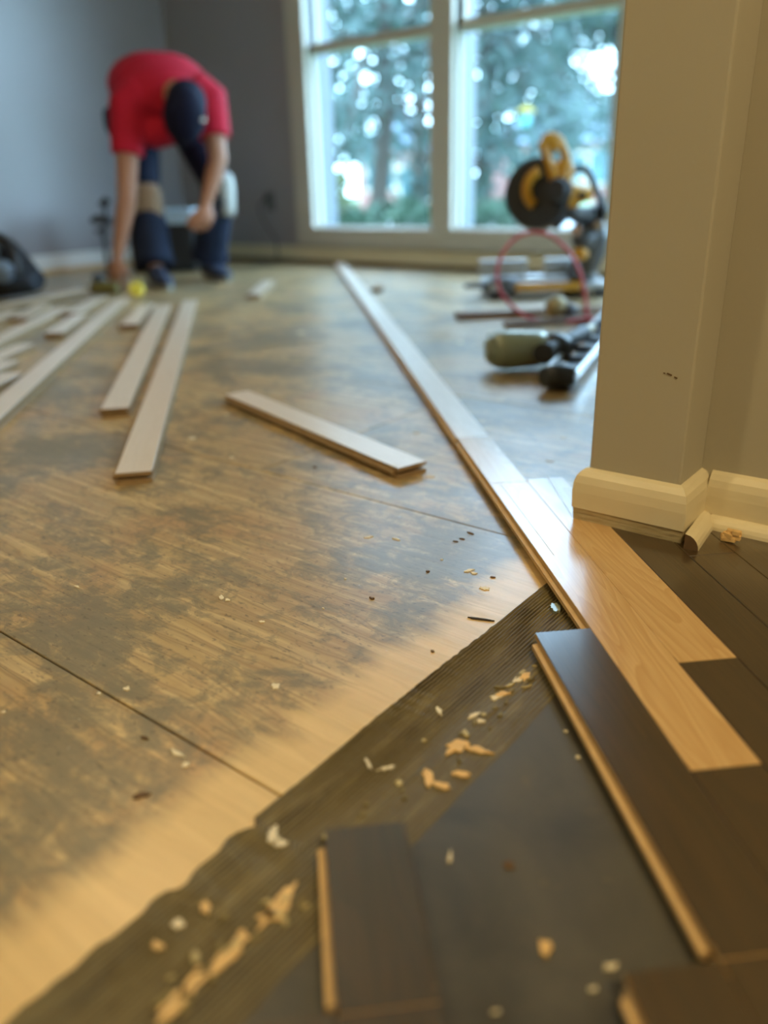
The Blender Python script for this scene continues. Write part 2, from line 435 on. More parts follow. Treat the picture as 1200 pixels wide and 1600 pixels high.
# clear glass
gm = bpy.data.materials.new('clear_window_glass'); gm.use_nodes = True
gn, gl = gm.node_tree.nodes, gm.node_tree.links; gn.clear()
go = gn.new('ShaderNodeOutputMaterial'); gx = gn.new('ShaderNodeMixShader'); gt = gn.new('ShaderNodeBsdfTransparent'); gg = gn.new('ShaderNodeBsdfGlossy')
gg.inputs['Roughness'].default_value = 0.02; gt.inputs[0].default_value = (0.93, 0.96, 0.96, 1)
lw = gn.new('ShaderNodeLayerWeight'); lw.inputs[0].default_value = 0.5
pw = gn.new('ShaderNodeMath'); pw.operation = 'POWER'; pw.inputs[1].default_value = 4.0; gl.new(lw.outputs['Facing'], pw.inputs[0])
ma = gn.new('ShaderNodeMath'); ma.operation = 'MULTIPLY_ADD'; ma.inputs[1].default_value = 0.5; ma.inputs[2].default_value = 0.03; gl.new(pw.outputs[0], ma.inputs[0])
gl.new(ma.outputs[0], gx.inputs[0]); gl.new(gt.outputs[0], gx.inputs[1]); gl.new(gg.outputs[0], gx.inputs[2]); gl.new(gx.outputs[0], go.inputs[0])
M['glass'] = gm

# ------------------------------------------------------------------ the shell
WY = 3.80                                    # window wall
WZ = 2.44
CX = -4.72                                   # far left corner
LW0 = Vector((-4.72, WY, 0)); LW1 = Vector((-4.50, 1.9, 0))
ldir = (LW1 - LW0).normalized(); lnor = Vector((-ldir.y, ldir.x, 0))   # points into the room
if lnor.x < 0: lnor = -lnor
LWE = LW0 + ldir * 5.8
def wall_prism(name, a, b, thick, side, mat, z0=0.0, z1=WZ):
    a, b = Vector(a), Vector(b); n = side * thick
    m = MB(); P = [a, b, b + n, a + n]
    area2 = sum(P[i].x * P[(i + 1) % 4].y - P[(i + 1) % 4].x * P[i].y for i in range(4))
    if area2 < 0: P = P[::-1]
    m.prism([(q.x, q.y) for q in P], z0, z1)
    return m.build(name, mat, kind='structure')
wall_prism('wall_left', LW0 - ldir * 0.25, LWE, 0.12, -lnor, M['grey_wall'])

# window openings (x ranges, measured on the wall plane)
WINS = [(-3.505, -2.647), (-2.512, -1.654), (-1.519, -0.661)]
SILL, HEAD, RAIL = 0.210, 2.10, 1.150
m = MB(); TH = 0.16
m.mm((CX - 0.05, WY, 0), (WINS[0][0] - 0.06, WY + TH, WZ))
m.mm((WINS[-1][1] + 0.06, WY, 0), (1.6, WY + TH, WZ))
m.mm((WINS[0][0] - 0.06, WY, 0), (WINS[-1][1] + 0.06, WY + TH, SILL - 0.05))
m.mm((WINS[0][0] - 0.06, WY, HEAD + 0.05), (WINS[-1][1] + 0.06, WY + TH, WZ))
m.build('wall_back', M['grey_wall'], kind='structure')
for i, (x0, x1) in enumerate(WINS):
    w = thing('window_%d' % (i + 1), ['tall white framed double window left of the central mullion', 'tall white framed double window right of the central mullion', 'tall white framed window hidden behind the beige wall end'][i], None, (x0, WY, SILL), kind='structure')
    # jamb box lining, deep towards the outside
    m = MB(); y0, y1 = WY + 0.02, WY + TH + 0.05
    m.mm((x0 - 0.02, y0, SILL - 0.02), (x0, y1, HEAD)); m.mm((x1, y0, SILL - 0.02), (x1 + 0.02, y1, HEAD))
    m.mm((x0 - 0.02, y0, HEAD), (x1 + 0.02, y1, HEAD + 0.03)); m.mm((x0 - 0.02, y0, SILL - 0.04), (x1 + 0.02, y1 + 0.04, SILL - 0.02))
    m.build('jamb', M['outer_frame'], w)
    for (z0, z1, yy) in ((SILL, RAIL + 0.03, WY + 0.055), (RAIL + 0.0, HEAD - 0.005, WY + 0.095)):
        m = MB(); f = 0.032
        m.mm((x0, yy - 0.018, z0 - 0.02), (x0 + f * 0.3, yy + 0.018, z1)); m.mm((x1 - f * 0.3, yy - 0.018, z0 - 0.02), (x1, yy + 0.018, z1))
        m.mm((x0, yy - 0.018, z0 - 0.02), (x1, yy + 0.018, z0 + 0.008)); m.mm((x0, yy - 0.018, z1 - 0.045), (x1, yy + 0.018, z1))
        s_ = m.build('sash', M['white_trim'], w)
        m = MB(); m.mm((x0 + 0.005, yy - 0.002, z0), (x1 - 0.005, yy + 0.002, z1 - 0.01)); m.build('pane', M['glass'], s_)
    fix(w)
    for c in w.children:
        for g in c.children: g.matrix_parent_inverse = Matrix()
X0, X1 = WINS[0][0], WINS[-1][1]
m = MB()
m.mm((X0 - 0.135, WY - 0.018, 0.112), (X0, WY + 0.03, HEAD + 0.1), 0.004)
m.mm((X1, WY - 0.018, 0.112), (X1 + 0.135, WY + 0.03, HEAD + 0.1), 0.004)
m.mm((X0, WY - 0.018, HEAD), (X1, WY + 0.03, HEAD + 0.1), 0.004)
for a, b in ((WINS[0][1], WINS[1][0]), (WINS[1][1], WINS[2][0])): m.mm((a, WY - 0.018, SILL - 0.02), (b, WY + 0.10, HEAD), 0.006)
m.build('trim_1', M['white_trim'], kind='structure', label='white painted window casing and mullions')
m = MB(); m.mm((X0, WY - 0.03, 0.130), (X1, WY + 0.06, SILL), 0.006); m.mm((X0 - 0.01, WY - 0.040, 0.108), (X1 + 0.14, WY, 0.132), 0.004)
m.build('trim_2', M['white_trim'], kind='structure', label='window sill board and apron')
m = MB(); m.mm((CX + 0.02, WY - 0.016, 0.02), (1.6, WY, 0.098), 0.004)
m.build('baseboard_back', M['cream'], kind='structure')
m = MB(); pts = [(CX + 0.02, WY - 0.022, 0.010), (1.6, WY - 0.022, 0.010)]; m.cyl(pts[0], pts[1], 0.012, 12)
m.build('trim_3', M['brown_end'], kind='structure', label='brown shoe moulding along the window wall')
def strip_along(a, b, n, t, z0, z1, name, mat, **k):
    m = MB(); P = [a, b, b + n * t, a + n * t]
    ar = sum(P[i].x * P[(i + 1) % 4].y - P[(i + 1) % 4].x * P[i].y for i in range(4))
    if ar < 0: P = P[::-1]
    m.prism([(q.x, q.y) for q in P], z0, z1, 0.004); return m.build(name, mat, **k)
strip_along(LW0, LWE, lnor, 0.016, 0.025, 0.105, 'baseboard_left', M['white_base'], kind='structure')
strip_along(LW0, LWE, lnor, 0.024, 0.0, 0.026, 'trim_4', M['raw_oak'], kind='structure', label='bare wood strip below the left baseboard')

# ceiling and the hall walls that close the space behind the viewpoint
m = MB(); m.mm((-4.9, -2.1, WZ), (1.7, WY + 0.3, WZ + 0.1)); m.build('ceiling', M['ceiling'], kind='structure')
m = MB(); m.mm((1.5, -2.1, 0), (1.62, 2.40, WZ)); m.mm((1.5, 3.60, 0), (1.62, WY, WZ)); m.mm((1.5, 2.40, 2.15), (1.62, 3.60, WZ)); m.mm((1.5, 2.40, 0), (1.62, 3.60, 0.05)); m.build('wall_right', M['grey_wall'], kind='structure')
pd = thing('window_4', 'glazed opening added in the unseen right wall for extra daylight', None, (1.5, 2.4, 0), kind='structure')  # added opening, never in view, brings more daylight to the left wall
m = MB()
for yy in (2.40, 3.54): m.mm((1.53, yy, 0.05), (1.59, yy + .06, 2.15))
m.mm((1.53, 2.40, 2.09), (1.59, 3.60, 2.15)); m.mm((1.53, 2.40, 0.05), (1.59, 3.60, 0.13)); m.build('added_window_frame', M['white_trim'], pd)
m = MB(); m.mm((1.557, 2.46, .13), (1.563, 3.54, 2.09)); m.build('pane', M['glass'], pd)
fix(pd)
m = MB(); m.mm((-4.6, -2.12, 0), (1.62, -2.0, WZ)); m.build('wall_front', M['beige_wall'], kind='structure')
# wall end beside the old floor (the beige post) and the wall running right from it
PZ = 0.0195
m = MB(); m.mm((-0.404, 0.935, PZ), (-0.286, 2.6, WZ - 0.001), 0.003); m.mm((-0.395, 1.07, 0.001), (-0.295, 2.59, PZ + 0.001))
m.build('wall_end', M['beige_wall'], kind='structure', label='beige wall end with scuffed paint between the two rooms')
m = MB(); m.mm((-0.2858, 1.013, PZ), (1.5, 1.13, WZ - 0.001)); m.mm((-0.27, 1.05, 0.001), (1.5, 1.12, PZ + 0.001)); m.build('wall_middle', M['beige_wall'], kind='structure')

def sweep(path, prof, name, mats, closed_ends=True, split=None, **k):
    # path: list of 2D points; prof: (offset outward to the right of travel, z)
    bm = bmesh.new(); n = len(path); rows = []
    P = [Vector(q) for q in path]
    for i, q in enumerate(P):
        d1 = (P[i] - P[i - 1]).normalized() if i > 0 else (P[1] - P[0]).normalized()
        d2 = (P[i + 1] - P[i]).normalized() if i < n - 1 else d1
        n1 = Vector((d1.y, -d1.x)); n2 = Vector((d2.y, -d2.x)); mt = n1 + n2; mt = mt / max(mt.dot(n1), 0.2)
        rows.append([bm.verts.new((q.x + mt.x * o, q.y + mt.y * o, z)) for o, z in prof])
    K = len(prof)
    for A, B in zip(rows, rows[1:]):
        for j in range(K):
            f = bm.faces.new((A[j], B[j], B[(j + 1) % K], A[(j + 1) % K]))
            if split and j in split: f.material_index = 1
    bm.faces.new(rows[0]); bm.faces.new(rows[-1][::-1])
    bmesh.ops.recalc_face_normals(bm, faces=bm.faces)
    me = bpy.data.meshes.new(name); bm.to_mesh(me); bm.free()
    return link(name, me, mats, **k)
# base around the post: painted, rounded top, bare scraped lower edge where the shoe moulding was
path = [(-0.404, 2.5), (-0.404, 0.935), (-0.286, 0.935), (-0.2862, 1.013)]
prof = [(0, PZ), (0.0122, PZ), (0.0125, 0.024), (0.0128, 0.030), (0.0132, 0.0362), (0.0145, 0.0372), (0.0150, 0.060), (0.0140, 0.072), (0.0115, 0.081), (0.0065, 0.0875), (0.0015, 0.0900), (0, 0.0902)]
# travel direction: outward is to the right of travel -> path goes +y to -y on the left face, so outward = -x
rv = sweep(path, [(o, z) for o, z in prof], 'baseboard_middle', [M['cream'], M['bare_edge']], split=(1, 2, 3), kind='structure', label='cream baseboard round the wall end with a bare scraped lower edge')
path2 = [(-0.2718, 1.013), (1.5, 1.013)]
sweep(path2, prof, 'baseboard_right', [M['cream'], M['cream']], kind='structure', label='cream baseboard right of the wall end')
q = [(0, PZ), (0.0285, PZ)] + [(0.0125 + 0.016 * math.cos(a), PZ + 0.016 * math.sin(a) * 1.1) for a in (0.3, 0.6, 0.9, 1.2, 1.5)] + [(0, PZ + 0.0175)]
sweep([(-0.262, 1.013), (1.5, 1.013)], q, 'trim_5', [M['cream']], kind='structure', label='cream quarter round moulding right of the corner')
# dents and scuffs on the post paint
sc_ = MB()
for (px, py, w_, h_) in ((1046, 585, .006, .0016), (1056, 590, .004, .0012), (1038, 583, .002, .001)):
    r = ray(px, py); tt = 0.9345 / r.y; pt = Vector((0, 0, CAMZ)) + r * tt
    sc_.box(pt, (w_, 0.0006, h_), Matrix.Rotation(0.3, 3, 'Y'))
sc_.build('paint_chip', M['brown_end'], bpy.data.objects['wall_end'], label='small dark chips in the beige paint')

# ------------------------------------------------------------------ floor
floor = thing('floor', 'worn plywood subfloor meeting old dark stained floorboards', None, (0, 0, 0), kind='structure')
PT = 0.018
ys = [-2.1, 0.3325, 0.8645, 1.47, 2.08, 2.69, 3.30, WY]
xs_rows = [[-4.9, -1.35, 1.6], [-4.9, -2.2, 0.1, 1.6], [-4.9, -3.4, -0.952, 1.6], [-4.9, -2.1, 0.3, 1.6], [-4.9, -3.4, -1.0, 1.6], [-4.9, -2.2, 0.1, 1.6], [-4.9, -3.3, -0.9, 1.6]]
for j in range(len(ys) - 1):
    for a, b in zip(xs_rows[j], xs_rows[j][1:]):
        m = MB(); g = 0.0009
        m.mm((a + g, ys[j] + g, -PT), (b - g, ys[j + 1] - g, 0.0), 0)
        es = [e for e in m.bm.edges if all(v.co.z > -0.001 for v in e.verts)]
        bmesh.ops.bevel(m.bm, geom=es, offset=0.0007, segments=1, affect='EDGES')
        m.build('plywood_sheet', M['plywood'], floor)
m = MB(); m.mm((-4.95, -2.2, -0.10), (1.7, WY + 0.1, -PT - 0.001)); m.build('joist_deck', M['brown_end'], floor)

# ridged dark residue band, real relief
def band_mesh():
    bm = bmesh.new(); nx, ny = 210, 230
    Y0, Y1 = -0.45, 1.02; grid = []
    for j in range(ny + 1):
        y = Y0 + (Y1 - Y0) * j / ny; row = []
        wob = noise.noise(Vector((3.1, y * 9, 0))) * 0.0010 + noise.noise(Vector((5, y * 160, 0))) * 0.0012
        if y < 0.30: wob += noise.noise(Vector((7, y * 45, 1))) * 0.007 + 0.004
        xl = -0.3745 + wob; xr = -0.262 + noise.noise(Vector((9.1, y * 10, 0))) * 0.004
        for i in range(nx + 1):
            x = xl + (xr - xl) * i / nx; s = (x + 0.3745) / 0.1125
            ph = x * 1600 + 7.0 * noise.noise(Vector((x * 9, y * 5, 2.2))) + 5 * math.exp(-((y - 0.70) / 0.05) ** 2) * s * 3
            amp = max(0, noise.noise(Vector((x * 9 + 4, y * 6, 5))) * 1.3 + 0.62)
            z = 0.0016 + 0.0013 * amp * math.sin(ph) * (1 if s < 0.66 else 0.25)
            if 0.62 < s < 0.70: z += 0.0012 * (0.6 + noise.noise(Vector((0, y * 40, 3))))
            z += 0.0004 * noise.noise(Vector((x * 200, y * 200, 0)))
            if i in (0, nx): z = 0.0003
            row.append(bm.verts.new((x, y, max(z, 0.0003))))
        grid.append(row)
    for j in range(ny):
        for i in range(nx):
            f = bm.faces.new((grid[j][i], grid[j][i + 1], grid[j + 1][i + 1], grid[j + 1][i])); f.smooth = True
    me = bpy.data.meshes.new('band'); bm.to_mesh(me); bm.free(); return me
link('glue_residue_band', band_mesh(), M['band'], floor, label='dark olive ridged glue residue band across the plywood')
m = MB()
eR = [(-0.262 + noise.noise(Vector((9.1, y * 10, 0))) * 0.004 - 0.0015, y) for y in [-0.45 + k * 0.03 for k in range(49)]]
poly = [(1.5, -0.45), (1.5, 0.99)] + [(x, y) for x, y in eR[::-1]]
m.prism(poly, 0.0001, 0.0012); m.build('underlayment', M['felt'], floor, label='dark grimy smooth sheet where floorboards were taken up')

# ---- boards
BT, BW = 0.019, 0.0573
def board_profile_mesh(L, w=BW, t=BT, endgroove=True, bev=0.0006):
    """board along +X from 0 to L, across 0..w in -Y.. ; tongue on the +Y side, groove on the -Y side, relief channels below"""
    h = w / 2 - 0.00005
    pr = [(-h, t - bev), (-h + bev, t), (h - bev, t), (h, t - bev), (h, t * .66), (h + .0055, t * .63), (h + .0055, t * .36), (h, t * .33), (h, .0012), (h - .004, 0),
          (h * .55, 0), (h * .45, .0022), (h * .15, .0022), (h * .05, 0), (-h * .25, 0), (-h * .35, .0022), (-h * .65, .0022), (-h * .75, 0),
          (-h, 0), (-h, t * .33), (-h + .006, t * .35), (-h + .006, t * .64), (-h, t * .66)]
    bm = bmesh.new(); A = [bm.verts.new((0.010, y, z)) for y, z in pr]; B = [bm.verts.new((L - 0.010, y, z)) for y, z in pr]; n = len(pr)
    for i in range(n):
        f = bm.faces.new((A[i], A[(i + 1) % n], B[(i + 1) % n], B[i])); f.material_index = 0 if i in (0, 1, 2) else 1
    for R in (A[::-1], B): bm.faces.new(R).material_index = 1
    # upper and lower lips of the end groove
    for (x0, x1) in ((0, 0.010), (L - 0.010, L)):
        for (z0, z1) in ((t * .66, t), (0.0, t * .33)):
            r = bmesh.ops.create_cube(bm, size=1, matrix=Matrix.Translation(((x0 + x1) / 2, 0, (z0 + z1) / 2)) @ Matrix.Diagonal((x1 - x0, 2 * h - 2 * bev, z1 - z0, 1)))
            for f in {f for v in r['verts'] for f in v.link_faces}:
                f.normal_update(); f.material_index = 0 if f.normal.z > 0.9 and z1 == t else 1
    bmesh.ops.recalc_face_normals(bm, faces=bm.faces)
    me = bpy.data.meshes.new('board'); bm.to_mesh(me); bm.free(); return me
def uv_board(u0, v0, v1, mats, name, parent=None, z=0.0, flip=False, w=BW, **k):
    me = board_profile_mesh(v1 - v0 - 0.0003, w)
    o = link(name, me, mats, parent, **k)
    p = UV(u0 + w / 2, v0 + 0.00015, z)
    o.location = p; o.rotation_euler = (0, 0, math.atan2(DU.y, DU.x))
    return o
# in this frame +Y of the board is the -u side: the tongue points left, as seen on the row edge
SH = 0.0015
# new light boards laced into the old floor and running out across the room
run = [(0.459, 1.337, 'light oak board at the near end of the long run, laced between dark floorboards'),
       (1.337, 2.05, 'light oak board of the long run beside the wall end, second from its near end'),
       (2.05, 3.35, 'pale oak board in the middle of the long run across the bare plywood'),
       (3.35, 4.965, 'pale oak board of the long run that ends at the window wall')]
for v0, v1, lab in run:
    uv_board(0.276, v0, v1, [M['oak_new'] if v0 < 1 else M['oak_sheen_pale'], M['raw_oak']], 'oak_plank', z=SH if v0 < 1 else 0.0, label=lab, cat='plank', group='light oak boards fitted in the floor')  # boards past the first take the paler oak with window sheen in its colour
uv_board(0.3333, 0.600, 1.106, [M['oak_new'], M['raw_oak']], 'oak_plank', z=SH, label='short light oak board with cathedral grain running under the cream baseboard', cat='plank', group='light oak boards fitted in the floor')
# old dark boards with exposed tongues
OLD = [M['oak_old'], M['raw_oak']]
uv_board(0.2187, 0.306, 0.672, OLD, 'floorboard', floor, z=SH, label='dark floorboard with a bare tan tongue edge and blue window sheen')
uv_board(0.1614, -0.35, 0.305, OLD, 'floorboard', floor, z=SH)
uv_board(0.2187, -0.60, 0.305, OLD, 'floorboard', floor, z=SH)
uv_board(-0.001, 0.302, 0.438, OLD, 'floorboard', floor, z=SH, label='short dark floorboard stub standing alone above the grimy sheet')
uv_board(-0.001, -0.35, 0.3015, OLD, 'floorboard', floor, z=SH)
uv_board(-0.0583, -0.35, 0.303, OLD, 'floorboard', floor, z=SH)
def clip(poly, a, b, c):                     # keep a*x+b*y<=c
    out = []
    for i in range(len(poly)):
        p, q_ = poly[i], poly[(i + 1) % len(poly)]
        dp, dq = a * p[0] + b * p[1] - c, a * q_[0] + b * q_[1] - c
        if dp <= 0: out.append(p)
        if dp * dq < 0:
            s = dp / (dp - dq); out.append((p[0] + (q_[0] - p[0]) * s, p[1] + (q_[1] - p[1]) * s))
    return out
def flat_board(u0, v0, v1):
    g = 0.0003
    P = [UV(u0 + g, v0 + g), UV(u0 + BW - g, v0 + g), UV(u0 + BW - g, v1 - g), UV(u0 + g, v1 - g)]
    poly = [(q.x, q.y) for q in P]
    poly = clip(poly, 0, 1, 1.0115); poly = clip(poly, 1, 0, 1.495); poly = clip(poly, 0, -1, 0.9)
    if len(poly) < 3: return
    ar = sum(poly[i][0] * poly[(i + 1) % len(poly)][1] - poly[(i + 1) % len(poly)][0] * poly[i][1] for i in range(len(poly)))
    if abs(ar) < 0.002: return
    if ar < 0: poly = poly[::-1]
    m = MB(); m.prism(poly, SH, BT + SH, 0.0007, 0, 1); m.build('floorboard', [M['oak_old'], M['oak_old']], floor)
for k in range(-2, 30):
    u0 = 0.3333 + (k - 1) * 0.0573
    if k < 0: continue
    top = {0: 0.459, 1: 0.600}.get(k, 1.9)
    joints = [top]; v = top
    rr = random.Random(k * 5 + 2)
    if k >= 2: v = rr.uniform(0.5, 1.1); joints.append(v)
    if k == 2: joints = [1.9, 0.30]; v = 0.30
    while v > -1.0:
        v -= rr.uniform(0.45, 0.95); joints.append(v)
    for b, a in zip(joints, joints[1:]):
        if k == 0: u = 0.276
        else: u = u0
        flat_board(u, a, b)
for k in range(1, 4):                          # between the stub and the right rows, beyond the lower frame edge
    uv_board(-0.001 + 0.0573 * k if k < 2 else 0.0467 + 0.0573 * (k - 1), -0.6, 0.16 - 0.03 * k, OLD, 'floorboard', floor, z=SH)

# torn wood left in the glue, flakes and dust lumps
def flake(px, py, w_, h_, mat, name, z=0.0012, th=0.0010, rot=0.0, jag=0.5, n=26, seed=0, cut=None):
    rr = random.Random(int(px * 7 + py * 3 + seed)); c = G(px, py, z)
    m = MB(); P = []
    for k in range(n):
        a = 2 * math.pi * k / n; r = 1.1 + jag * 1.5 * noise.noise(Vector((math.cos(a) * 1.6 + px, math.sin(a) * 1.6 + py, 0))) + rr.uniform(-.16, .16)
        x, y = math.cos(a) * w_ / 2 * r, math.sin(a) * h_ / 2 * r
        P.append((c.x + x * math.cos(rot) - y * math.sin(rot), c.y + x * math.sin(rot) + y * math.cos(rot)))
    m.prism(P, z - 0.0005, z + th, min(0.0002, th * 0.3)); return m.build(name, mat, floor)
YD = math.pi / 2
for (px, py, w_, h_, r_) in ((272, 1570, .020, .008, YD), (300, 1537, .018, .008, YD + .3), (352, 1497, .026, .008, YD), (377, 1466, .010, .007, YD), (436, 1415, .030, .010, YD + .2), (425, 1432, .014, .008, 0.6),
                             (246, 1478, .008, .005, 0.2), (716, 1166, .022, .011, 1.2), (745, 1172, .018, .006, 0.3), (668, 1215, .017, .007, 2.4), (690, 1228, .012, .006, 0.2), (722, 1209, .013, .006, 0.5), (820, 1058, .013, .007, 1.6),
                             (785, 1085, .012, .006, 1.0), (850, 1482, .011, .006, 2.2), (320, 1418, .009, .005, 2.5)):
    flake(px, py, w_, h_, M['torn_wood'], 'wood_flake', rot=r_, z=0.0022)
for (px, py, w_, h_, r_) in ((427, 1306, .015, .007, 2.3), (437, 1318, .010, .006, 0.5), (278, 1443, .008, .006, 0), (575, 1193, .013, .003, 2.6), (605, 1200, .012, .0025, 1.0), (686, 1112, .009, .004, 2.4), (740, 1118, .012, .004, 1.3), (776, 1090, .012, .006, 1.1), (808, 1062, .010, .006, 1.5), (748, 1127, .010, .004, 0.6),
                             (775, 1581, .004, .0015, 0.8), (955, 1510, .008, .003, 0.9), (927, 1545, .005, .002, 0.9), (703, 1340, .009, .002, 2.0), (884, 1143, .003, .002, 0), (903, 1183, .003, .003, 0), (1040, 1211, .016, .002, 0.75)):
    flake(px, py, w_, h_, M['pale_flake'], 'paint_flake', rot=r_, z=0.0020, th=0.0009)
rc = random.Random(21)
for k in range(70):
    yy = rc.uniform(0.16, 0.74); xx = -0.303 + rc.gauss(0, 0.009) - (0.004 if yy < .3 else 0)
    w = Vector((xx, yy, 0)) - Vector((0, 0, CAMZ)); q_ = CM @ w
    flake(600 + F_PX * q_.x / q_.z, 800 + F_PX * q_.y / q_.z, rc.uniform(.003, .009), rc.uniform(.0015, .0045), M['crust'] if k % 3 else M['crust_pale'], 'glue_crust', rot=YD + rc.gauss(0, .5), z=0.0024, th=rc.uniform(.0006, .0016), seed=k)
flake(868, 952, .017, .010, M['olive_metal'], 'glue_blob', rot=2.2, z=0.002, th=0.003, jag=0.15)
for (px, py, w_, h_, r_) in ((346, 934, .010, .004, 2.6), (356, 938, .006, .005, 0.4), (733, 892, .012, .005, 1.2), (740, 896, .008, .004, 0), (757, 920, .009, .007, .3), (198, 1077, .006, .005, 0), (430, 1073, .008, .007, 1), (278, 1178, .014, .004, 0), (290, 1196, .006, .005, 0),
                             (155, 1084, .003, .003, 0), (6, 1113, .003, .003, 0), (650, 676, .011, .006, 0), (663, 624, .010, .006, 0), (720, 535, .016, .02, 0), (620, 843, .010, .004, 0), (575, 840, .010, .004, .9), (300, 685, .014, .010, 0), (362, 715, .008, .006, 0), (353, 648, .010, .008, 0), (470, 520, .02, .02, 0),
                             (540, 905, .003, .002, 0), (505, 951, .003, .002, 0), (690, 875, .003, .002, 0), (880, 684, .008, .003, .5), (860, 721, .010, .003, .3), (672, 745, .012, .006, .3), (615, 744, .012, .004, .5), (120, 917, .007, .003, 0), (410, 972, .006, .004, .4)):
    flake(px, py, w_, h_, M['pale_flake'], 'paint_flake', rot=r_, z=0.0, th=0.0011, jag=0.5)
for (px, py, w_, h_, r_) in ((222, 1243, .012, .005, 0.9), (226, 1153, .006, .003, .2), (735, 833, .010, .003, -.2), (581, 935, .006, .003, 0), (712, 846, .006, .0015, .3), (722, 842, .005, .0015, .3), (668, 893, .004, .003, 0), (492, 730, .006, .003, 0), (770, 902, .004, .003, 0), (676, 1018, .004, .003, 0), (795, 1352, .007, .006, 0)):
    flake(px, py, w_, h_, M['brown_end'], 'dark_splinter', rot=r_, z=0.0005 if px != 795 else 0.0014, th=0.001)
flake(752, 968, .026, .003, M['bark'], 'dark_splinter', rot=0.35, z=0.0004, th=0.0012, jag=0.2)
# chalk lines
m = MB()
for a, b, z in (((782, 756), (866, 868), BT + SH), ((853, 742), (893, 806), BT + SH), ((768, 755), (828, 751), BT + SH)):
    A, B = G(*a, z), G(*b, z); d = (B - A); 
    m.box((A + B) / 2 + Vector((0, 0, 0.0001)), (d.length, 0.0009, 0.0003), Matrix.Rotation(math.atan2(d.y, d.x), 3, 'Z'))
m.build('chalk_line', M['pale_flake'], floor, label='thin pale chalk lines snapped over the light oak boards')

# loose quarter round piece and splintered block by the base
def oriented(me_or_mb, name, mats, loc, rz, **k):
    o = (me_or_mb.build(name, mats, **k) if isinstance(me_or_mb, MB) else link(name, me_or_mb, mats, **k))
    o.location = loc; o.rotation_euler = (0, 0, rz); return o
FZ = BT + SH
A = G(1070, 855, FZ + .002); B = G(1104, 808, FZ + .002); L = (B - A).length
bm = bmesh.new(); prf = [(0, 0), (0.017, 0)] + [(0.017 * math.cos(a), 0.019 * math.sin(a)) for a in (0.3, 0.6, 0.9, 1.2)] + [(0, 0.019)]
Ar = [bm.verts.new((0, y, z)) for y, z in prf]; Br = [bm.verts.new((L, y, z)) for y, z in prf]
for i in range(len(prf)): bm.faces.new((Ar[i], Ar[(i + 1) % len(prf)], Br[(i + 1) % len(prf)], Br[i])).material_index = 0
bm.faces.new(Ar[::-1]).material_index = 1; bm.faces.new(Br).material_index = 1
bmesh.ops.recalc_face_normals(bm, faces=bm.faces)
me = bpy.data.meshes.new('qr'); bm.to_mesh(me); bm.free()
d = B - A
o = oriented(me, 'quarter_round_offcut', [M['cream'], M['brown_end']], (A.x - 0.0015, A.y, FZ), math.atan2(d.y, d.x), label='cream painted quarter round offcut leaning in the baseboard corner', cat='moulding')
o.rotation_euler = (0, 0, math.atan2(d.y, d.x)); 
o.scale = (1, -1, 1)
me.flip_normals()
c = G(1143, 846, FZ)
m = MB(); rr = random.Random(4)
for k in range(7):
    m.box((rr.uniform(-.006, .006), rr.uniform(-.004, .004), 0.004 + k * 0.0016), (0.017 - k * .0014, 0.007, 0.006), Matrix.Rotation(rr.uniform(-.5, .5), 3, 'Z') @ Matrix.Rotation(rr.uniform(-.15, .15), 3, 'Y'), 0.0008)
m.build('splintered_offcut', M['torn_wood'], label='small splintered wood chunk against the right quarter round', cat='wood scrap').location = (c.x, c.y, FZ)

# ---- loose boards in the room
def loose(near, far, label, w=BW, z=0.0, group=None, short=False, tilt=0.0, mats=None, t=BT):
    a, b = G(*near, z + t), G(*far, z + t); d = b - a; L = d.length
    o = link('loose_plank', board_profile_mesh(L, w, t), mats or [M['oak_sheen_pale'], M['raw_loose']], label=label, cat='plank', group='loose planks on the subfloor')
    o.location = (a.x, a.y, z); o.rotation_euler = (0, -tilt, math.atan2(d.y, d.x)); return o
loose((208, 738), (297, 469), 'long loose oak plank lying nearest of the two parallel planks, centre left')
loose((179, 638), (256, 476), 'shorter loose oak plank parallel to and left of the nearest long plank')
loose((-160, 775), (192, 466), 'very long pale plank crossing the left frame edge towards the worker')
loose((644, 726), (370, 613), 'short loose oak plank lying alone in the middle with its tongue side forward')
loose((201, 507), (230, 474), 'short plank offcut tucked behind the two parallel planks')
loose((84, 520), (126, 491), 'short pale block between the pale planks on the left')
loose((112, 489), (160, 463), 'pale plank reaching towards the yellow tape roll')
loose((-50, 553), (96, 481), 'long pale plank from the left frame edge passing just behind the small pale block', w=0.062)
loose((30, 496), (68, 474), 'pale offcut lying against the back of the left pile of planks')
loose((-40, 511), (22, 485), 'pale plank corner at the left edge behind the others')
loose((-60, 488), (128, 452), 'rear pale plank of the left pile ending beside the olive hand tool', z=0.012)
loose((-40, 572), (40, 537), 'uppermost of the three pale plank ends poking in at the left frame edge')
loose((-50, 614), (20, 582), 'lowest of the three pale plank ends poking in at the left frame edge')
loose((-50, 592), (14, 563), 'middle one of the three pale plank ends poking in at the left frame edge')
loose((396, 460), (420, 438), 'short pale offcut standing alone right of the worker', t=0.02)
loose((588, 450), (592, 444), 'tiny dark wood block beside the far end of the long run', w=0.045, mats=[M['raw_loose'], M['brown_end']])
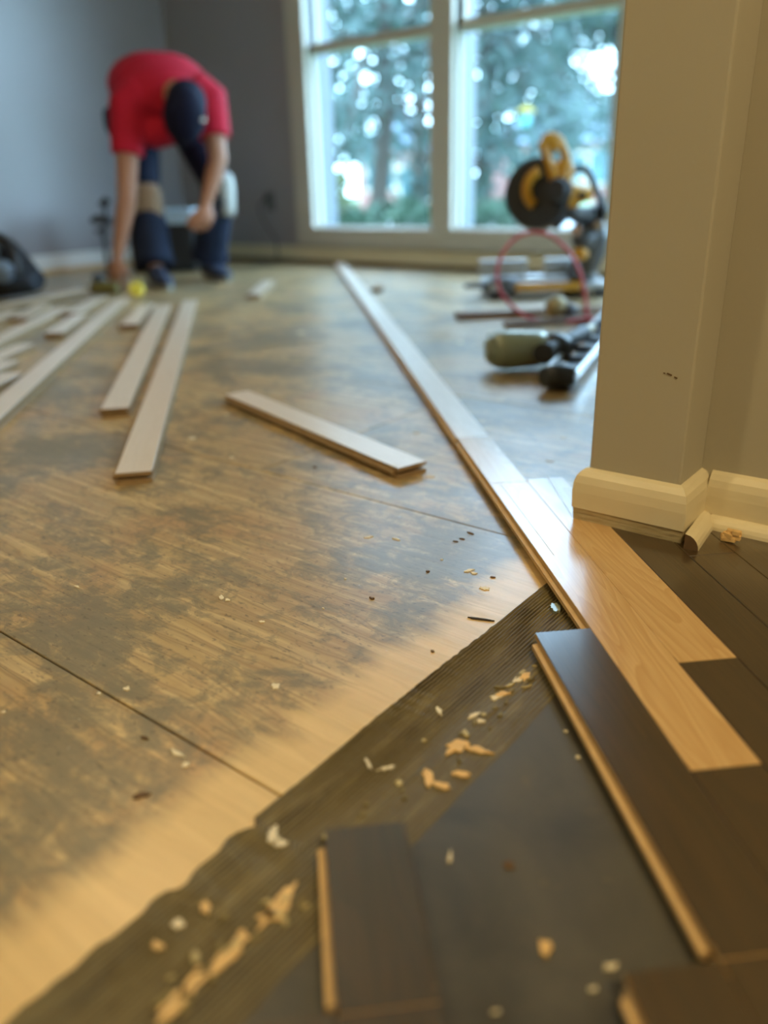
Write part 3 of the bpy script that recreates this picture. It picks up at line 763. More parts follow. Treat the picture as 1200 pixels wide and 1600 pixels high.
# stock timber under the saw
def timber(a, b, w, t, lab, z=0.0, mats=None):
    A, B = G(*a, z + t), G(*b, z + t); d = B - A
    m = MB(); m.box((d.length / 2, 0, t / 2), (d.length, w, t), bev=0.002)
    return oriented(m, 'timber_offcut', mats or [M['brown_end']], (A.x, A.y, z), math.atan2(d.y, d.x), label=lab, cat='timber', group='brown timber strips by the saw')
timber((713, 488), (960, 478), 0.06, 0.022, 'brown timber strip lying in front of the mitre saw', mats=[plain('brown_timber', (0.20, 0.125, 0.075), 0.7)])
timber((790, 503), (965, 492), 0.05, 0.016, 'lower brown timber strip behind the red hose', mats=[plain('dull_brown_timber', (0.15, 0.10, 0.07), 0.7)])

# ------------------------------------------------------------------ mitre saw
SD = 3.10
def S(px, py, dd=0.0): return D(px, py, SD + dd)
U = Vector((0, 0, 1))
saw = thing('mitre_saw', 'yellow and black mitre saw standing on the floor below the window', 'saw', G(850, 470, 0))
fx, rx = FH, RH
rotS = Matrix((RH, FH, Vector((0, 0, 1)))).transposed()    # local x = right, y = away
def bx(m, px0, py0, px1, py1, d0, d1, bev=0.004):
    a = S(px0, py1, d0); b = S(px1, py0, d0)
    w_ = (b - a).dot(RH); h_ = b.z - a.z
    c = a + RH * w_ / 2 + Vector((0, 0, h_ / 2)) + FH * (d1 - d0) / 2
    m.box(c, (w_, d1 - d0, h_), rotS, bev)
zf = lambda p: Vector((p.x, p.y, max(p.z, 0.0)))
c0 = G(835, 468, 0)
m = MB(); m.box(c0 + FH * 0.16 + RH * 0.06 + Vector((0, 0, 0.045)), (0.48, 0.28, 0.03), rotS, 0.012); m.box(c0 + FH * 0.16 + RH * 0.06 + Vector((0, 0, 0.068)), (0.44, 0.10, 0.016), rotS, 0.004)
m.build('table', M['alu'], saw)
for sx in (-0.15, 0.27):
    for sy in (0.05, 0.27):
        m = MB(); m.box(c0 + RH * sx + FH * sy + Vector((0, 0, 0.016)), (0.05, 0.04, 0.032), rotS, 0.006); m.build('foot', M['black'], saw)
m = MB(); m.box(c0 + FH * 0.02 + RH * 0.055 + Vector((0, 0, 0.047)), (0.26, 0.012, 0.034), rotS, 0.003); m.build('yellow_scale', M['yellow'], saw, label='yellow scale band on the front of the saw table')
m = MB()
a = c0 + RH * -0.11 + FH * 0.05 + Vector((0, 0, 0.052)); m.tube([a + RH * 0.05, a, a - RH * 0.07], [0.034, 0.036, 0.020], 16); m.build('turntable_arm', M['dark_grey'], saw)
m = MB(); m.tube([a - RH * 0.06, a - RH * 0.11 + Vector((0, 0, .004)), a - RH * 0.165], [0.012, 0.013, 0.008], 12); m.build('lock_lever', M['black'], saw)
for dx in (-0.10, 0.17):
    m = MB(); m.box(c0 + RH * dx + FH * 0.20 + Vector((0, 0, 0.105)), (0.20, 0.022, 0.065), rotS, 0.006); m.build('fence', M['alu'], saw)
m = MB(); b_ = c0 + RH * 0.23 + FH * 0.30
m.tube([b_ + Vector((0, 0, 0.0)), S(920, 400, .1), S(925, 370, .08), S(918, 340, .03)], [0.06, 0.055, 0.062, 0.05], 16)
m.ball(S(912, 372, 0.02), 0.045); m.build('pivot_casting', M['dark_grey'], saw)
m = MB(); m.cyl(S(902, 398, -.05), S(910, 396, 0.02), 0.024, 16); m.build('bevel_knob', M['yellow'], saw, label='yellow bevel lock knob')
m = MB(); m.cyl(S(900, 360, -.05), S(903, 358, .01), 0.020, 16); m.cyl(S(935, 352, -.05), S(935, 352, .03), 0.016, 16); m.build('steel_bolt', M['steel'], saw)
# round blade guard: thick disc, axis mostly towards the viewer with a turn
ax = (RH * -0.45 + FH * -0.88 + Vector((0, 0, 0.1))).normalized(); gc = S(842, 303, 0)
m = MB(); R_ = 0.118
m.tube([gc - ax * 0.035, gc - ax * 0.03, gc + ax * 0.03, gc + ax * 0.037], [R_ * .92, R_, R_, R_ * .9], 36)
m.build('blade_guard', M['black'], saw)
m = MB(); m.tube([gc - ax * 0.008 - Vector((0, 0, 0.022)), gc + ax * -0.005 - Vector((0, 0, 0.022))], [0.108, 0.108], 48, smooth=False); m.build('blade', M['steel'], saw, label='thin bright saw blade showing below the guard')
m = MB(); cc_ = gc + ax * 0.04 + RH * 0.03 + Vector((0, 0, .012))
arc = [cc_ + (RH * -math.cos(t_) + Vector((0, 0, 1)) * math.sin(t_)) * 0.062 + ax * 0.004 for t_ in [(-1.0 + 0.16 * k) for k in range(15)]]
m.tube(arc, 0.018, 10); m.build('guard_cover', M['yellow'], saw, label='yellow curved cover on the guard')
m = MB(); m.cyl(S(872, 297, -.13), S(880, 300, .02), 0.042, 20); m.tube([S(868, 296, -.15), S(872, 297, -.12)], [0.030, 0.042], 20); m.build('motor_housing', M['dark_rubber'], saw)
m = MB()
hs = [S(858, 218, -.05), S(866, 240, -.05), S(874, 264, -.045), S(882, 292, -.04), S(892, 312, -.03)]
# D handle: two rails and a bridge leave a slot
off = (S(875, 240, -.05) - S(858, 246, -.05)) * 0.5
m.tube([S(846, 220, -.05), S(857, 252, -.05), S(868, 284, -.05)], [0.017, 0.015, 0.022], 12)
m.tube([S(873, 216, -.05), S(884, 244, -.05), S(890, 278, -.05)], [0.017, 0.016, 0.024], 12)
m.tube([S(847, 220, -.05), S(860, 216, -.05), S(873, 218, -.05)], [0.019, 0.022, 0.019], 12)
m.ball(S(862, 228, -.05), (0.030, 0.016, 0.022)); m.ball(S(876, 264, -.05), (0.03, 0.016, 0.03))
m.tube([S(876, 268, -.05), S(884, 300, -.04), S(894, 318, -.03)], [0.028, 0.036, 0.03], 14)
link('handle', remeshed(m, 0.004, 3), M['yellow'], saw, label='orange yellow loop handle with a slot')
m = MB(); m.tube([S(884, 300, -.03), S(900, 306, -.03), S(924, 302, -.03)], [0.04, 0.036, 0.022], 14); m.tube([S(888, 300, -.03), S(900, 322, -.03)], [0.03, 0.022], 12)
m.build('arm', M['yellow'], saw); m = MB(); m.cyl(S(910, 306, -.075), S(911, 306, -.02), 0.014, 16); m.build('arm_hole_bolt', M['black'], saw)
m = MB(); m.tube(spline([S(888, 266, 0), S(905, 264, 0), S(918, 268, 0), S(932, 298, 0), S(944, 330, 0), S(935, 345, .03)], 5), 0.013, 10); m.build('carry_handle', M['black'], saw)
m = MB(); m.tube([gc + RH * .03 - U * .05, gc + RH * .075 - U * .085, gc + RH * .10 - U * .06], [0.05, 0.042, 0.03], 14); m.build('lower_guard', M['dark_rubber'], saw)
m = MB(); m.tube([S(880, 320, -.02), S(900, 335, 0), S(925, 335, .04), S(945, 320, .05)], [0.03, 0.03, 0.03, 0.025], 14); m.build('head_casting', M['dark_grey'], saw)
fix(saw)

# ------------------------------------------------------------------ red air hose, fitting
hp = G(912, 505, 0); HD = hp.dot(FH)
def Hh(px, py, dd=0.0): return D(px, py, HD + dd)
loop = [(1000, 508, -.05), (960, 504, -.03), (922, 500, 0), (915, 470, .02), (908, 430, .05), (890, 395, .08), (862, 370, .10), (832, 363, .11), (806, 372, .11), (786, 395, .10), (777, 425, .08), (782, 455, .06), (800, 478, .04), (822, 494, .02), (850, 503, .0), (885, 504, -.01), (925, 498, -.03), (990, 500, -.05)]
pts = [Hh(*q_) for q_ in loop]; pts = [Vector((q_.x, q_.y, max(q_.z, 0.008))) for q_ in pts]
m = MB(); m.tube(spline(pts, 7), 0.0062, 10)
hose = m.build('air_hose', M['red_hose'], label='thin red air hose standing up in a loop beside the nail gun', cat='hose')
fc = G(872, 500, 0)
fit = thing('hose_fitting', 'small round grey and tan fitting lying inside the red hose loop', 'fitting', fc)
m = MB(); m.ball(fc + Vector((0, 0, 0.04)) - RH * 0.01, (0.038, 0.035, 0.040), rotS); m.build('body', M['brass'], fit)
m = MB(); m.tube([fc + RH * 0.01 + Vector((0, 0, .035)), fc + RH * 0.04 + Vector((0, 0, .03)), fc + RH * 0.062 + Vector((0, 0, .025))], [0.026, 0.024, 0.018], 16); m.build('collar', M['dark_grey'], fit)
fix(fit)

# ------------------------------------------------------------------ nail gun
gun = thing('nail_gun', 'grey green pneumatic floor nail gun lying beside the wall end', 'nail gun', G(840, 585, 0))
ND = G(800, 580, 0).dot(FH)
def Nn(px, py, dd=0.0): return D(px, py, ND + dd)
b0, b1 = Nn(774, 546, .01), Nn(852, 568, .02)
b0.z = 0.052; b1.z = 0.050
dB = (b1 - b0).normalized()
m = MB(); m.tube([b0 - dB * .010, b0, b0 + dB * .03, b0 + dB * .10, b1], [0.034, 0.044, 0.047, 0.044, 0.040], 28)
m.build('cylinder_body', M['olive_metal'], gun, label='grey green metal cylinder body')
m = MB(); m.tube([b0 - dB * .024, b0 - dB * .010], [0.024, 0.036], 24)
for k in range(6):
    a_ = k * math.pi / 3; o_ = (Vector((0, 0, 1)) * math.sin(a_) + dB.cross(Vector((0, 0, 1))) * math.cos(a_)) * 0.034
    m.cyl(b0 - dB * .016 + o_, b0 + dB * .004 + o_, 0.006, 8)
m.build('end_cap', M['olive_metal'], gun)
m = MB(); m.tube([b1 - dB * .006, b1 + dB * .035, b1 + dB * .06], [0.041, 0.038, 0.024], 20); m.build('driver_nose', M['black'], gun)
# nose foot
e0 = G(848, 596, 0); e1 = G(925, 560, 0)
# magazine: two long rails with cross pieces and openings
mg0, mg1 = G(874, 586, .034), G(962, 490, .034)
dm = (mg1 - mg0); Lm = dm.length; dm.normalize(); wv = Vector((0, 0, 1)).cross(dm).normalized()
rotM = Matrix((dm, wv, dm.cross(wv))).transposed()
for s_ in (-1, 1):
    m = MB(); m.box(mg0 + dm * Lm / 2 + wv * 0.034 * s_, (Lm, 0.009, 0.022), rotM, 0.002); m.build('magazine_rail', M['steel'] if s_ < 0 else M['alu'], gun)
for k in range(7):
    m = MB(); m.box(mg0 + dm * Lm * (k + .5) / 7 - Vector((0, 0, .003)), (0.016, 0.062, 0.014), rotM, 0.002); m.build('cross_piece', M['black'], gun)
m = MB(); m.box(mg0 + dm * Lm / 2 - Vector((0, 0, .024)), (Lm, 0.050, 0.012), rotM, 0.003); m.tube([mg0 - dm * .03 + wv * .028, mg0 + wv * .0, mg0 - wv * .036], [0.022, 0.028, 0.020], 12); m.build('magazine_base', M['black'], gun)
m = MB(); h0, h1 = G(856, 548, .055), G(912, 520, .06)
m.tube([h0 - (h1 - h0) * .15, h0, (h0 + h1) / 2, h1], [0.024, 0.020, 0.018, 0.022], 16); m.build('grip', M['dark_rubber'], gun)
m = MB(); dh = (h1 - h0).normalized(); m.cyl(h1, h1 + dh * 0.03, 0.016, 14); m.cyl(h1 + dh * .03, h1 + dh * .06, 0.010, 14); m.build('air_plug', M['brass'], gun, label='brass air plug')
fix(gun)

# ------------------------------------------------------------------ left corner things
bagp = G(20, 470, 0)
bag = thing('tool_bag', 'black fabric tool bag slumped against the left wall', 'bag', bagp)
BD = bagp.dot(FH)
def Bg(px, py, dd=0.0):
    v = D(px, py, BD + dd); return v
m = MB()
m.tube([Bg(-60, 440, .15), Bg(-10, 438, .12), Bg(30, 436, .10), Bg(62, 440, .10)], [(0.07, 0.14), (0.075, 0.15), (0.07, 0.14), (0.045, 0.09)], 20, up=(0, 0, 1))
m.tube([Bg(-30, 385, .18), Bg(0, 382, .16), Bg(18, 400, .14), Bg(48, 430, .12)], [0.06, 0.055, 0.06, 0.05], 16)
link('bag_body', remeshed(m, 0.012, 4), M['bag'], bag)
m = MB(); m.tube(spline([Bg(-12, 440, -.02), Bg(-8, 400, -.0), Bg(2, 372, .05), Bg(20, 392, .0), Bg(30, 430, -.03)], 5), (0.014), 8); m.build('strap', M['black'], bag)
m = MB(); m.ball(Bg(2, 424, -.03), (0.06, 0.03, 0.05), rotS); m.build('side_pocket', M['blue_cloth'], bag, label='grey blue side pocket')
fix(bag)

# pale lidded tool box behind the worker
tb = G(258, 428, 0); tb = tb + FH * 0.05
box = thing('tool_box', 'dark tool box with pale blue lid behind the worker', 'tool box', tb)
TD = tb.dot(FH)
def Tt(px, py, dd=0.0): return D(px, py, TD + dd)
w0, w1 = Tt(205, 400), Tt(304, 400); wz = Tt(275, 350).z; lz = Tt(275, 326).z
cw = (w0 + w1) / 2; ww = (w1 - w0).length
m = MB(); m.box(Vector((cw.x, cw.y, 0.002 + wz / 2)) + FH * .12, (ww, 0.24, wz - 0.004), rotS, 0.015); m.build('box_body', M['black'], box)
m = MB(); m.box(Vector((cw.x, cw.y, (wz + lz) / 2)) + FH * .12, (ww + .01, 0.25, lz - wz), rotS, 0.01); m.build('lid', M['pale_blue'], box, label='pale blue lid')
m = MB(); m.box(Vector((cw.x, cw.y, wz * .8)) - FH * .004, (0.03, 0.012, 0.05), rotS, 0.003); m.build('latch', M['dark_grey'], box)
fix(box)
# dark folding stand behind the worker's right arm
sp = G(158, 432, 0)
st = thing('work_stand', 'dark clamp stand against the left wall beside the reaching arm of the worker', 'stand', sp)
ED = sp.dot(FH)
def Ee(px, py, dd=0.0): return D(px, py, ED + dd)
m = MB(); m.tube([sp + RH * 0.05, Ee(162, 370), Ee(166, 312)], [0.012, 0.012, 0.010], 8); m.build('post', M['black'], st)
m = MB(); m.tube([Ee(142, 345), Ee(155, 342), Ee(176, 346)], [0.014, 0.026, 0.02], 10); m.tube([Ee(158, 322), Ee(166, 312), Ee(172, 316)], [0.02, 0.02, 0.012], 10); m.tube([Ee(150, 362), Ee(166, 358)], [0.012, 0.018], 10); m.build('clamp', M['black'], st)
m = MB(); m.box(sp + RH * .05 + Vector((0, 0, .008)), (0.16, 0.12, 0.014), rotS, .003); m.build('foot', M['black'], st)
fix(st)
# tape measure and level in front of the worker
tp = G(215, 466, 0)
tm = thing('tape_roll', 'bright yellow round tape roll on the floor in front of the worker', 'tape roll', tp)
axT = (FH * -0.8 + Vector((0, 0, 0.55)) + RH * .2).normalized()
tc = tp + Vector((0, 0, 0.038))
m = MB()
ringp = []; xx = axT.orthogonal().normalized(); yy = axT.cross(xx)
ringp = [tc + (xx * math.cos(a) + yy * math.sin(a)) * 0.022 for a in [2 * math.pi * k / 28 for k in range(29)]]
m.tube(ringp, 0.012, 10, cap=False); m.build('roll', M['tape_yellow'], tm)
m = MB(); m.tube([tc - axT * .01, tc + axT * .01], [0.012, 0.012], 14); m.build('core', M['brown_end'], tm); fix(tm)
lp = G(160, 462, 0) + FH * 0.05
lv = thing('hand_tool', 'dark olive hand tool under the reaching hand of the worker', 'tool', lp)
m = MB(); m.box(lp + Vector((0, 0, 0.03)), (0.13, 0.06, 0.05), rotS, 0.014); m.build('body', plain('olive_plastic', (0.12, 0.10, 0.02), 0.5), lv)
m = MB(); m.tube([lp - RH * .02 + Vector((0, 0, .05)), lp - RH * .03 + Vector((0, 0, .085))], [0.022, 0.024], 14); m.build('knob', M['black'], lv); fix(lv)

# outlet with a cord
ocx, oz = -3.87, 0.36
ot = thing('wall_outlet', 'dark grey wall outlet left of the window with a plug in it', 'outlet', (ocx, WY, oz))
m = MB(); m.box((ocx, WY - 0.004, oz), (0.075, 0.007, 0.115), bev=0.003); m.build('cover_plate', M['outlet'], ot)
m = MB(); m.box((ocx - 0.01, WY - 0.02, oz + 0.015), (0.032, 0.028, 0.028), bev=0.004); m.build('plug', M['black'], ot)
fix(ot)
m = MB(); m.tube(spline([(ocx - .01, WY - .035, oz + .012), (ocx - .055, WY - .05, oz - .03), (ocx - .03, WY - .04, oz - .12), (ocx + .05, WY - .03, oz - .22), (ocx + .07, WY - .045, .09), (ocx + .09, WY - .06, .006)], 6), 0.005, 8)
m.build('power_cord', M['dark_rubber'], label='thin dark power cord hanging from the outlet to the floor', cat='cord')

# ------------------------------------------------------------------ the worker
man = thing('person', 'person in crimson t-shirt and navy cap bending down to the floor', 'person', G(270, 448, 0))
def P(px, py, dd): return D(px, py, dd)
U = Vector((0, 0, 1))
hipR, hipL = P(212, 178, 4.50), P(292, 182, 4.60)
kneeR, kneeL = P(227, 305, 4.24), P(338, 298, 4.32)
ankR, ankL = P(238, 425, 4.28), P(322, 415, 4.42)
footR0, footR1 = G(240, 437, .04), G(268, 450, .03)
ankR = G(246, 447, 0.0) + U * .085; ankL = G(330, 436, 0.0) + U * .085
toeR = G(286, 462, 0.0) + U * .028; toeL = G(372, 444, 0.0) + U * .028
toeR = ankR + (toeR - ankR).normalized() * 0.19; toeR.z = .030
toeL = ankL + (toeL - ankL).normalized() * 0.19; toeL.z = .030
pel = (hipR + hipL) / 2
shR, shL = P(200, 172, 4.12), P(327, 160, 4.18)
elR, wrR = P(198, 312, 4.04), P(184, 400, 4.02)
elL, wrL = P(341, 250, 4.10), P(322, 318, 4.05)
chest = P(265, 150, 4.16); belly = P(243, 152, 4.38); neck0 = P(275, 150, 4.06); headc = P(289, 178, 3.99)
def finger_set(m, wr, palm_c, dirv, across, back, curl, s=1.0):
    # palm and five separate digits: dirv towards finger tips, across = from little finger to index, back = back-of-hand normal
    m.tube([wr, wr + (palm_c - wr) * .5, palm_c, palm_c + dirv * .038], [(0.027, .021), (0.034, .018), (0.042, .016), (0.040, .013)], 14, up=across)
    base = palm_c + dirv * .036
    for k, (o_, ln) in enumerate(((-.030, .062), (-.010, .078), (.011, .083), (.031, .074))):
        p0 = base - dirv * .015 + across * o_
        pts_ = [p0]; d_ = (dirv + across * o_ * 3).normalized(); L = [ln * .45, ln * .32, ln * .26]
        ang = 0
        for li in L:
            ang += curl * (0.8 + .1 * k)
            dd_ = (d_ * math.cos(ang) - back * math.sin(ang)); pts_.append(pts_[-1] + dd_ * li * 1.15)
        m.tube(pts_, [.0105 * s, .0100 * s, .0090 * s, .0070 * s], 8); m.ball(pts_[-1], .0070 * s, seg=8, rings=6)
    t0 = wr * .35 + palm_c * .65 + across * .026
    t1 = t0 + across * .026 + dirv * .020 - back * .006; t2 = t1 + dirv * .030 + across * .006 - back * .012; t3 = t2 + dirv * .020 - back * .014
    m.tube([t0, t1, t2, t3], [.014, .0125, .0110, .0085], 8); m.ball(t3, .0085, seg=8, rings=6)
m = MB()
# head with face towards the floor and feet; crown towards the viewer
hf = (U * -0.80 + FH * 0.52 - RH * 0.30).normalized()      # where the face looks
hu = (-FH * 0.80 - U * 0.55 - RH * 0.0).normalized(); hu = (hu - hf * hu.dot(hf)).normalized()  # crown
hr = hf.cross(hu)
rotH = Matrix((hr, hf, hu)).transposed()
def Hd(x, y, z): return headc + hr * x + hf * y + hu * z
m.ball(Hd(0, -.010, .015), (0.078, 0.098, 0.100), rotH, 24, 16)
m.ball(Hd(0, .030, -.045), (0.058, 0.062, 0.075), rotH, 20, 14)      # face and jaw
m.ball(Hd(0, .060, -.095), (0.024, 0.020, 0.018), rotH)              # chin
m.tube([Hd(0, .082, .000), Hd(0, .108, -.032), Hd(0, .090, -.042)], [.008, .014, .010], 8)   # nose
m.ball(Hd(.0, .088, -.066), (0.022, 0.008, 0.006), rotH); m.ball(Hd(0, .086, -.076), (0.019, .008, .006), rotH)  # lips
for s_ in (-1, 1):
    m.ball(Hd(.080 * s_, -.005, -.015), (0.010, 0.020, 0.032), rotH, 12, 8)       # ears
    m.ball(Hd(.030 * s_, .078, .004), (0.020, 0.010, 0.008), rotH, 10, 8)         # brows
m.tube([P(262, 140, 4.20), P(272, 142, 4.10), headc + (neck0 - headc) * .35 - hu * .02], [.075, .060, .056], 16)
# torso
m.tube([pel + FH * .02, pel + (belly - pel) * .5 + U * .03, belly + U * .02, chest + (belly - chest) * .4 + U * .02, chest, P(268, 150, 4.07)],
       [(.165, .11), (.165, .12), (.165, .125), (.175, .125), (.170, .10), (.09, .06)], 24, up=RH)
for h_, k_, a_ in ((hipR, kneeR, ankR), (hipL, kneeL, ankL)):
    m.tube([h_ + FH * .02 + U * .03, h_ * .6 + k_ * .4, k_ + U * .03, k_ - U * .03, k_ * .62 + a_ * .38, a_ * .9 + k_ * .1, a_ - U * .03], [.095, .085, .062, .058, .056, .038, .040], 16)
for a_, t_ in ((ankR, toeR), (ankL, toeL)):
    d_ = (t_ - a_); d_.z = 0; d_.normalize(); h_ = a_ - d_ * .045; h_.z = .032
    m.tube([h_, a_ - U * .045, (a_ + t_) / 2 - U * .012, t_], [.030, .038, .036, .020], 12)
for s_, e_, w_ in ((shR, elR, wrR), (shL, elL, wrL)):
    m.tube([chest * .35 + s_ * .65 + U * .02, s_, s_ * .6 + e_ * .4, e_, e_ * .7 + w_ * .3, w_], [.075, .066, .052, .044, .042, .027], 16)
palmR = P(181, 424, 4.0); palmR.z = max(palmR.z, .10)
finger_set(m, wrR, palmR, (P(178, 446, 3.99) - palmR).normalized(), RH * .85 - FH * .5, (-FH * .8 - RH * .5).normalized() * 1.0, 0.32, 1.05)
palmL = P(322, 334, 4.02)
finger_set(m, wrL, palmL, (P(316, 352, 4.0) - palmL).normalized(), (-RH * .8 - FH * .4).normalized(), (-FH * .8 + RH * .4).normalized(), 0.45, 1.05)
body = link('body', remeshed(m, 0.0055, 3), M['skin'], man)
# shirt
m = MB()
hem = P(246, 196, 4.30)
m.tube([pel + U * .025 - FH * .06, pel + (belly - pel) * .45 + U * .045, belly + U * .045, chest + (belly - chest) * .45 + U * .035, chest + U * .01, P(270, 150, 4.07)],
       [(.205, .145), (.215, .150), (.220, .155), (.222, .150), (.205, .120), (.10, .075)], 28, up=RH)
# loose front hanging below the chest
m.tube([P(222, 190, 4.30), P(245, 200, 4.25), P(272, 196, 4.2)], [.09, .095, .08], 16)
m.tube([P(215, 180, 4.16), P(240, 205, 4.16), P(268, 200, 4.14)], [.085, .072, .06], 16)
for s_, e_, L_ in ((shR, elR, .50), (shL, elL, .62)):
    m.tube([chest * .4 + s_ * .6 + U * .035, s_ + U * .005, s_ * .62 + e_ * .38 if s_ is shL else s_ * .72 + e_ * .28, s_ * (1 - L_) + e_ * L_], [.100, .092, .078, .074], 18)
shirt = link('t_shirt', remeshed(m, 0.008, 5), M['shirt'], man, label='crimson short sleeved t-shirt')
# jeans
m = MB()
m.tube([pel + U * .05 + FH * .08, pel + FH * .03, pel - U * .05], [(.17, .12), (.185, .135), (.15, .12)], 22, up=RH)
m.tube([P(176, 172, 4.44), P(180, 190, 4.42), P(196, 214, 4.42)], [.05, .06, .07], 14)
for h_, k_, a_ in ((hipR, kneeR, ankR), (hipL, kneeL, ankL)):
    m.tube([h_ + FH * .02 + U * .02, h_ * .62 + k_ * .38, k_ + U * .04, k_ - U * .03, k_ * .6 + a_ * .4, a_ * .75 + k_ * .25, a_ + U * .012], [.112, .100, .080, .078, .088, .088, .100], 18)
jeans = link('jeans', remeshed(m, 0.008, 4), M['jeans'], man, label='dark blue jeans bunched at the ankles')
# knee pads
for k_, mt, lab, dd_ in ((kneeR, 'tan_pad', 'tan knee pad', (-FH * .9 + RH * .1)), (kneeL, 'pale_pad', 'pale grey knee pad', (-FH * .35 + RH * .9))):
    d_ = dd_.normalized(); sd = U.cross(d_)
    m = MB(); c_ = k_ + d_ * (.062 if mt == 'tan_pad' else .060) - U * (.025 if mt == 'tan_pad' else 0)
    dl = .06 if mt == 'tan_pad' else .02
    m.tube([c_ + U * .075 - d_ * .005, c_ + U * .045, c_, c_ - U * (.055 + dl), c_ - U * (.095 + dl) - d_ * .006], [(.070, .030), (.086, .044), (.088, .050), (.086, .042), (.064, .030)] if mt == 'tan_pad' else [(.040, .030), (.052, .034), (.054, .036), (.046, .030), (.044, .034)], 20, up=sd)
    pad = m.build('knee_pad', M[mt], man, label=lab)
    for dz in (.035, -.055):
        m = MB(); m.tube([k_ + U * dz + (sd * math.cos(a) + d_ * math.sin(a)) * .082 for a in [2 * math.pi * q_ / 20 for q_ in range(21)]], .008, 6, cap=False)
        m.build('strap', M['black'], man)
# shoes
for a_, t_ in ((ankR, toeR), (ankL, toeL)):
    d_ = (t_ - a_); d_.z = 0; d_.normalize(); h_ = a_ - d_ * .06; sd = U.cross(d_)
    g0 = Vector((a_.x, a_.y, 0))
    m = MB()
    m.tube([g0 - d_ * .07 + U * .045, g0 - d_ * .03 + U * .058, g0 + d_ * .04 + U * .052, g0 + d_ * .12 + U * .040, g0 + d_ * .195 + U * .032, g0 + d_ * .215 + U * .028],
           [(.030, .034), (.040, .050), (.043, .046), (.048, .034), (.036, .024), (.016, .014)], 20, up=sd)
    m.tube([g0 - d_ * .02 + U * .06, g0 - d_ * .02 + U * .105], [.045, .045], 16)
    sh = link('shoe', remeshed(m, 0.006, 2), M['shoe'], man)
    m = MB(); pr_ = []
    for k in range(24):
        a = 2 * math.pi * k / 24; x_ = .075 + math.cos(a) * .148; y_ = math.sin(a) * (.044 + .006 * math.cos(a))
        q_ = g0 + d_ * x_ + sd * y_; pr_.append((q_.x, q_.y))
    ar = sum(pr_[i][0] * pr_[(i + 1) % 24][1] - pr_[(i + 1) % 24][0] * pr_[i][1] for i in range(24))
    if ar < 0: pr_ = pr_[::-1]
    m.prism(pr_, 0.001, 0.022, 0.003); so = m.build('sole', M['sole'], sh)
# cap
m = MB()
m.ball(Hd(0, -.010, .022), (0.093, 0.126, 0.108), rotH, 28, 18)
m.ball(Hd(0, -.050, -.022), (0.086, 0.085, 0.085), rotH, 24, 14)
crown = remeshed(m, 0.006, 3)
# cut away the face side of the crown
bm = bmesh.new(); bm.from_mesh(crown)
pl = Hd(0, .02, -.012); nn = (-hu * 0.93 + hf * 0.36).normalized()
bmesh.ops.bisect_plane(bm, geom=bm.verts[:] + bm.edges[:] + bm.faces[:], plane_co=pl, plane_no=nn, clear_outer=True)
bm.to_mesh(crown); bm.free()
cap = link('cap', crown, M['cap'], man, label='navy baseball cap with a small pale mark')
sol = cap.modifiers.new('thick', 'SOLIDIFY'); sol.thickness = 0.003; sol.offset = 0.0
bm = bmesh.new(); rows = []
for i in range(9):
    u_ = -1 + 2 * i / 8; row = []
    for j in range(5):
        v_ = j / 4; x_ = u_ * (.070 - .012 * v_ * v_); y_ = .092 + v_ * .075 * math.sqrt(max(0, 1 - (u_ * .75) ** 2)) - .030 * u_ * u_; z_ = .030 - .018 * u_ * u_ - .02 * v_
        row.append(bm.verts.new(Hd(x_, y_, z_)))
    rows.append(row)
for i in range(8):
    for j in range(4):
        bm.faces.new((rows[i][j], rows[i + 1][j], rows[i + 1][j + 1], rows[i][j + 1])).smooth = True
me = bpy.data.meshes.new('brim'); bm.to_mesh(me); bm.free()
br = link('brim', me, M['cap'], cap); sm = br.modifiers.new('t', 'SOLIDIFY'); sm.thickness = .004
m = MB(); 
lg = D(316, 187, 3.90); m.ball(lg + FH * .018, (0.016, 0.008, 0.009), rotS, 12, 8); m.build('cap_mark', M['white_cloth'], cap, label='small pale emblem')
fix(man)

# ------------------------------------------------------------------ outdoors
m = MB(); m.mm((-60, -30, -0.60), (40, 80, -0.45)); m.build('ground_outside', M['lawn'], kind='structure', label='lawn outside the window')
m = MB(); m.mm((-60, 15, -0.452), (40, 20, -0.44)); m.build('road_outside', M['road'], kind='structure', label='pale road beyond the lawn')
def cards(pts_fn, n, size, seed, flat=0.4):
    rr = random.Random(seed); V = []; Fc = []
    for _ in range(n):
        c = pts_fn(rr); a = Vector((rr.gauss(0, 1), rr.gauss(0, 1), rr.gauss(0, 1))).normalized(); b = a.orthogonal().normalized()
        s = size * rr.uniform(.6, 1.4); i = len(V)
        V += [c + a * s, c + b * s * flat, c - a * s, c - b * s * flat]; Fc.append((i, i + 1, i + 2, i + 3))
    me = bpy.data.meshes.new('leaves'); me.from_pydata([tuple(v) for v in V], [], Fc); me.update(); return me
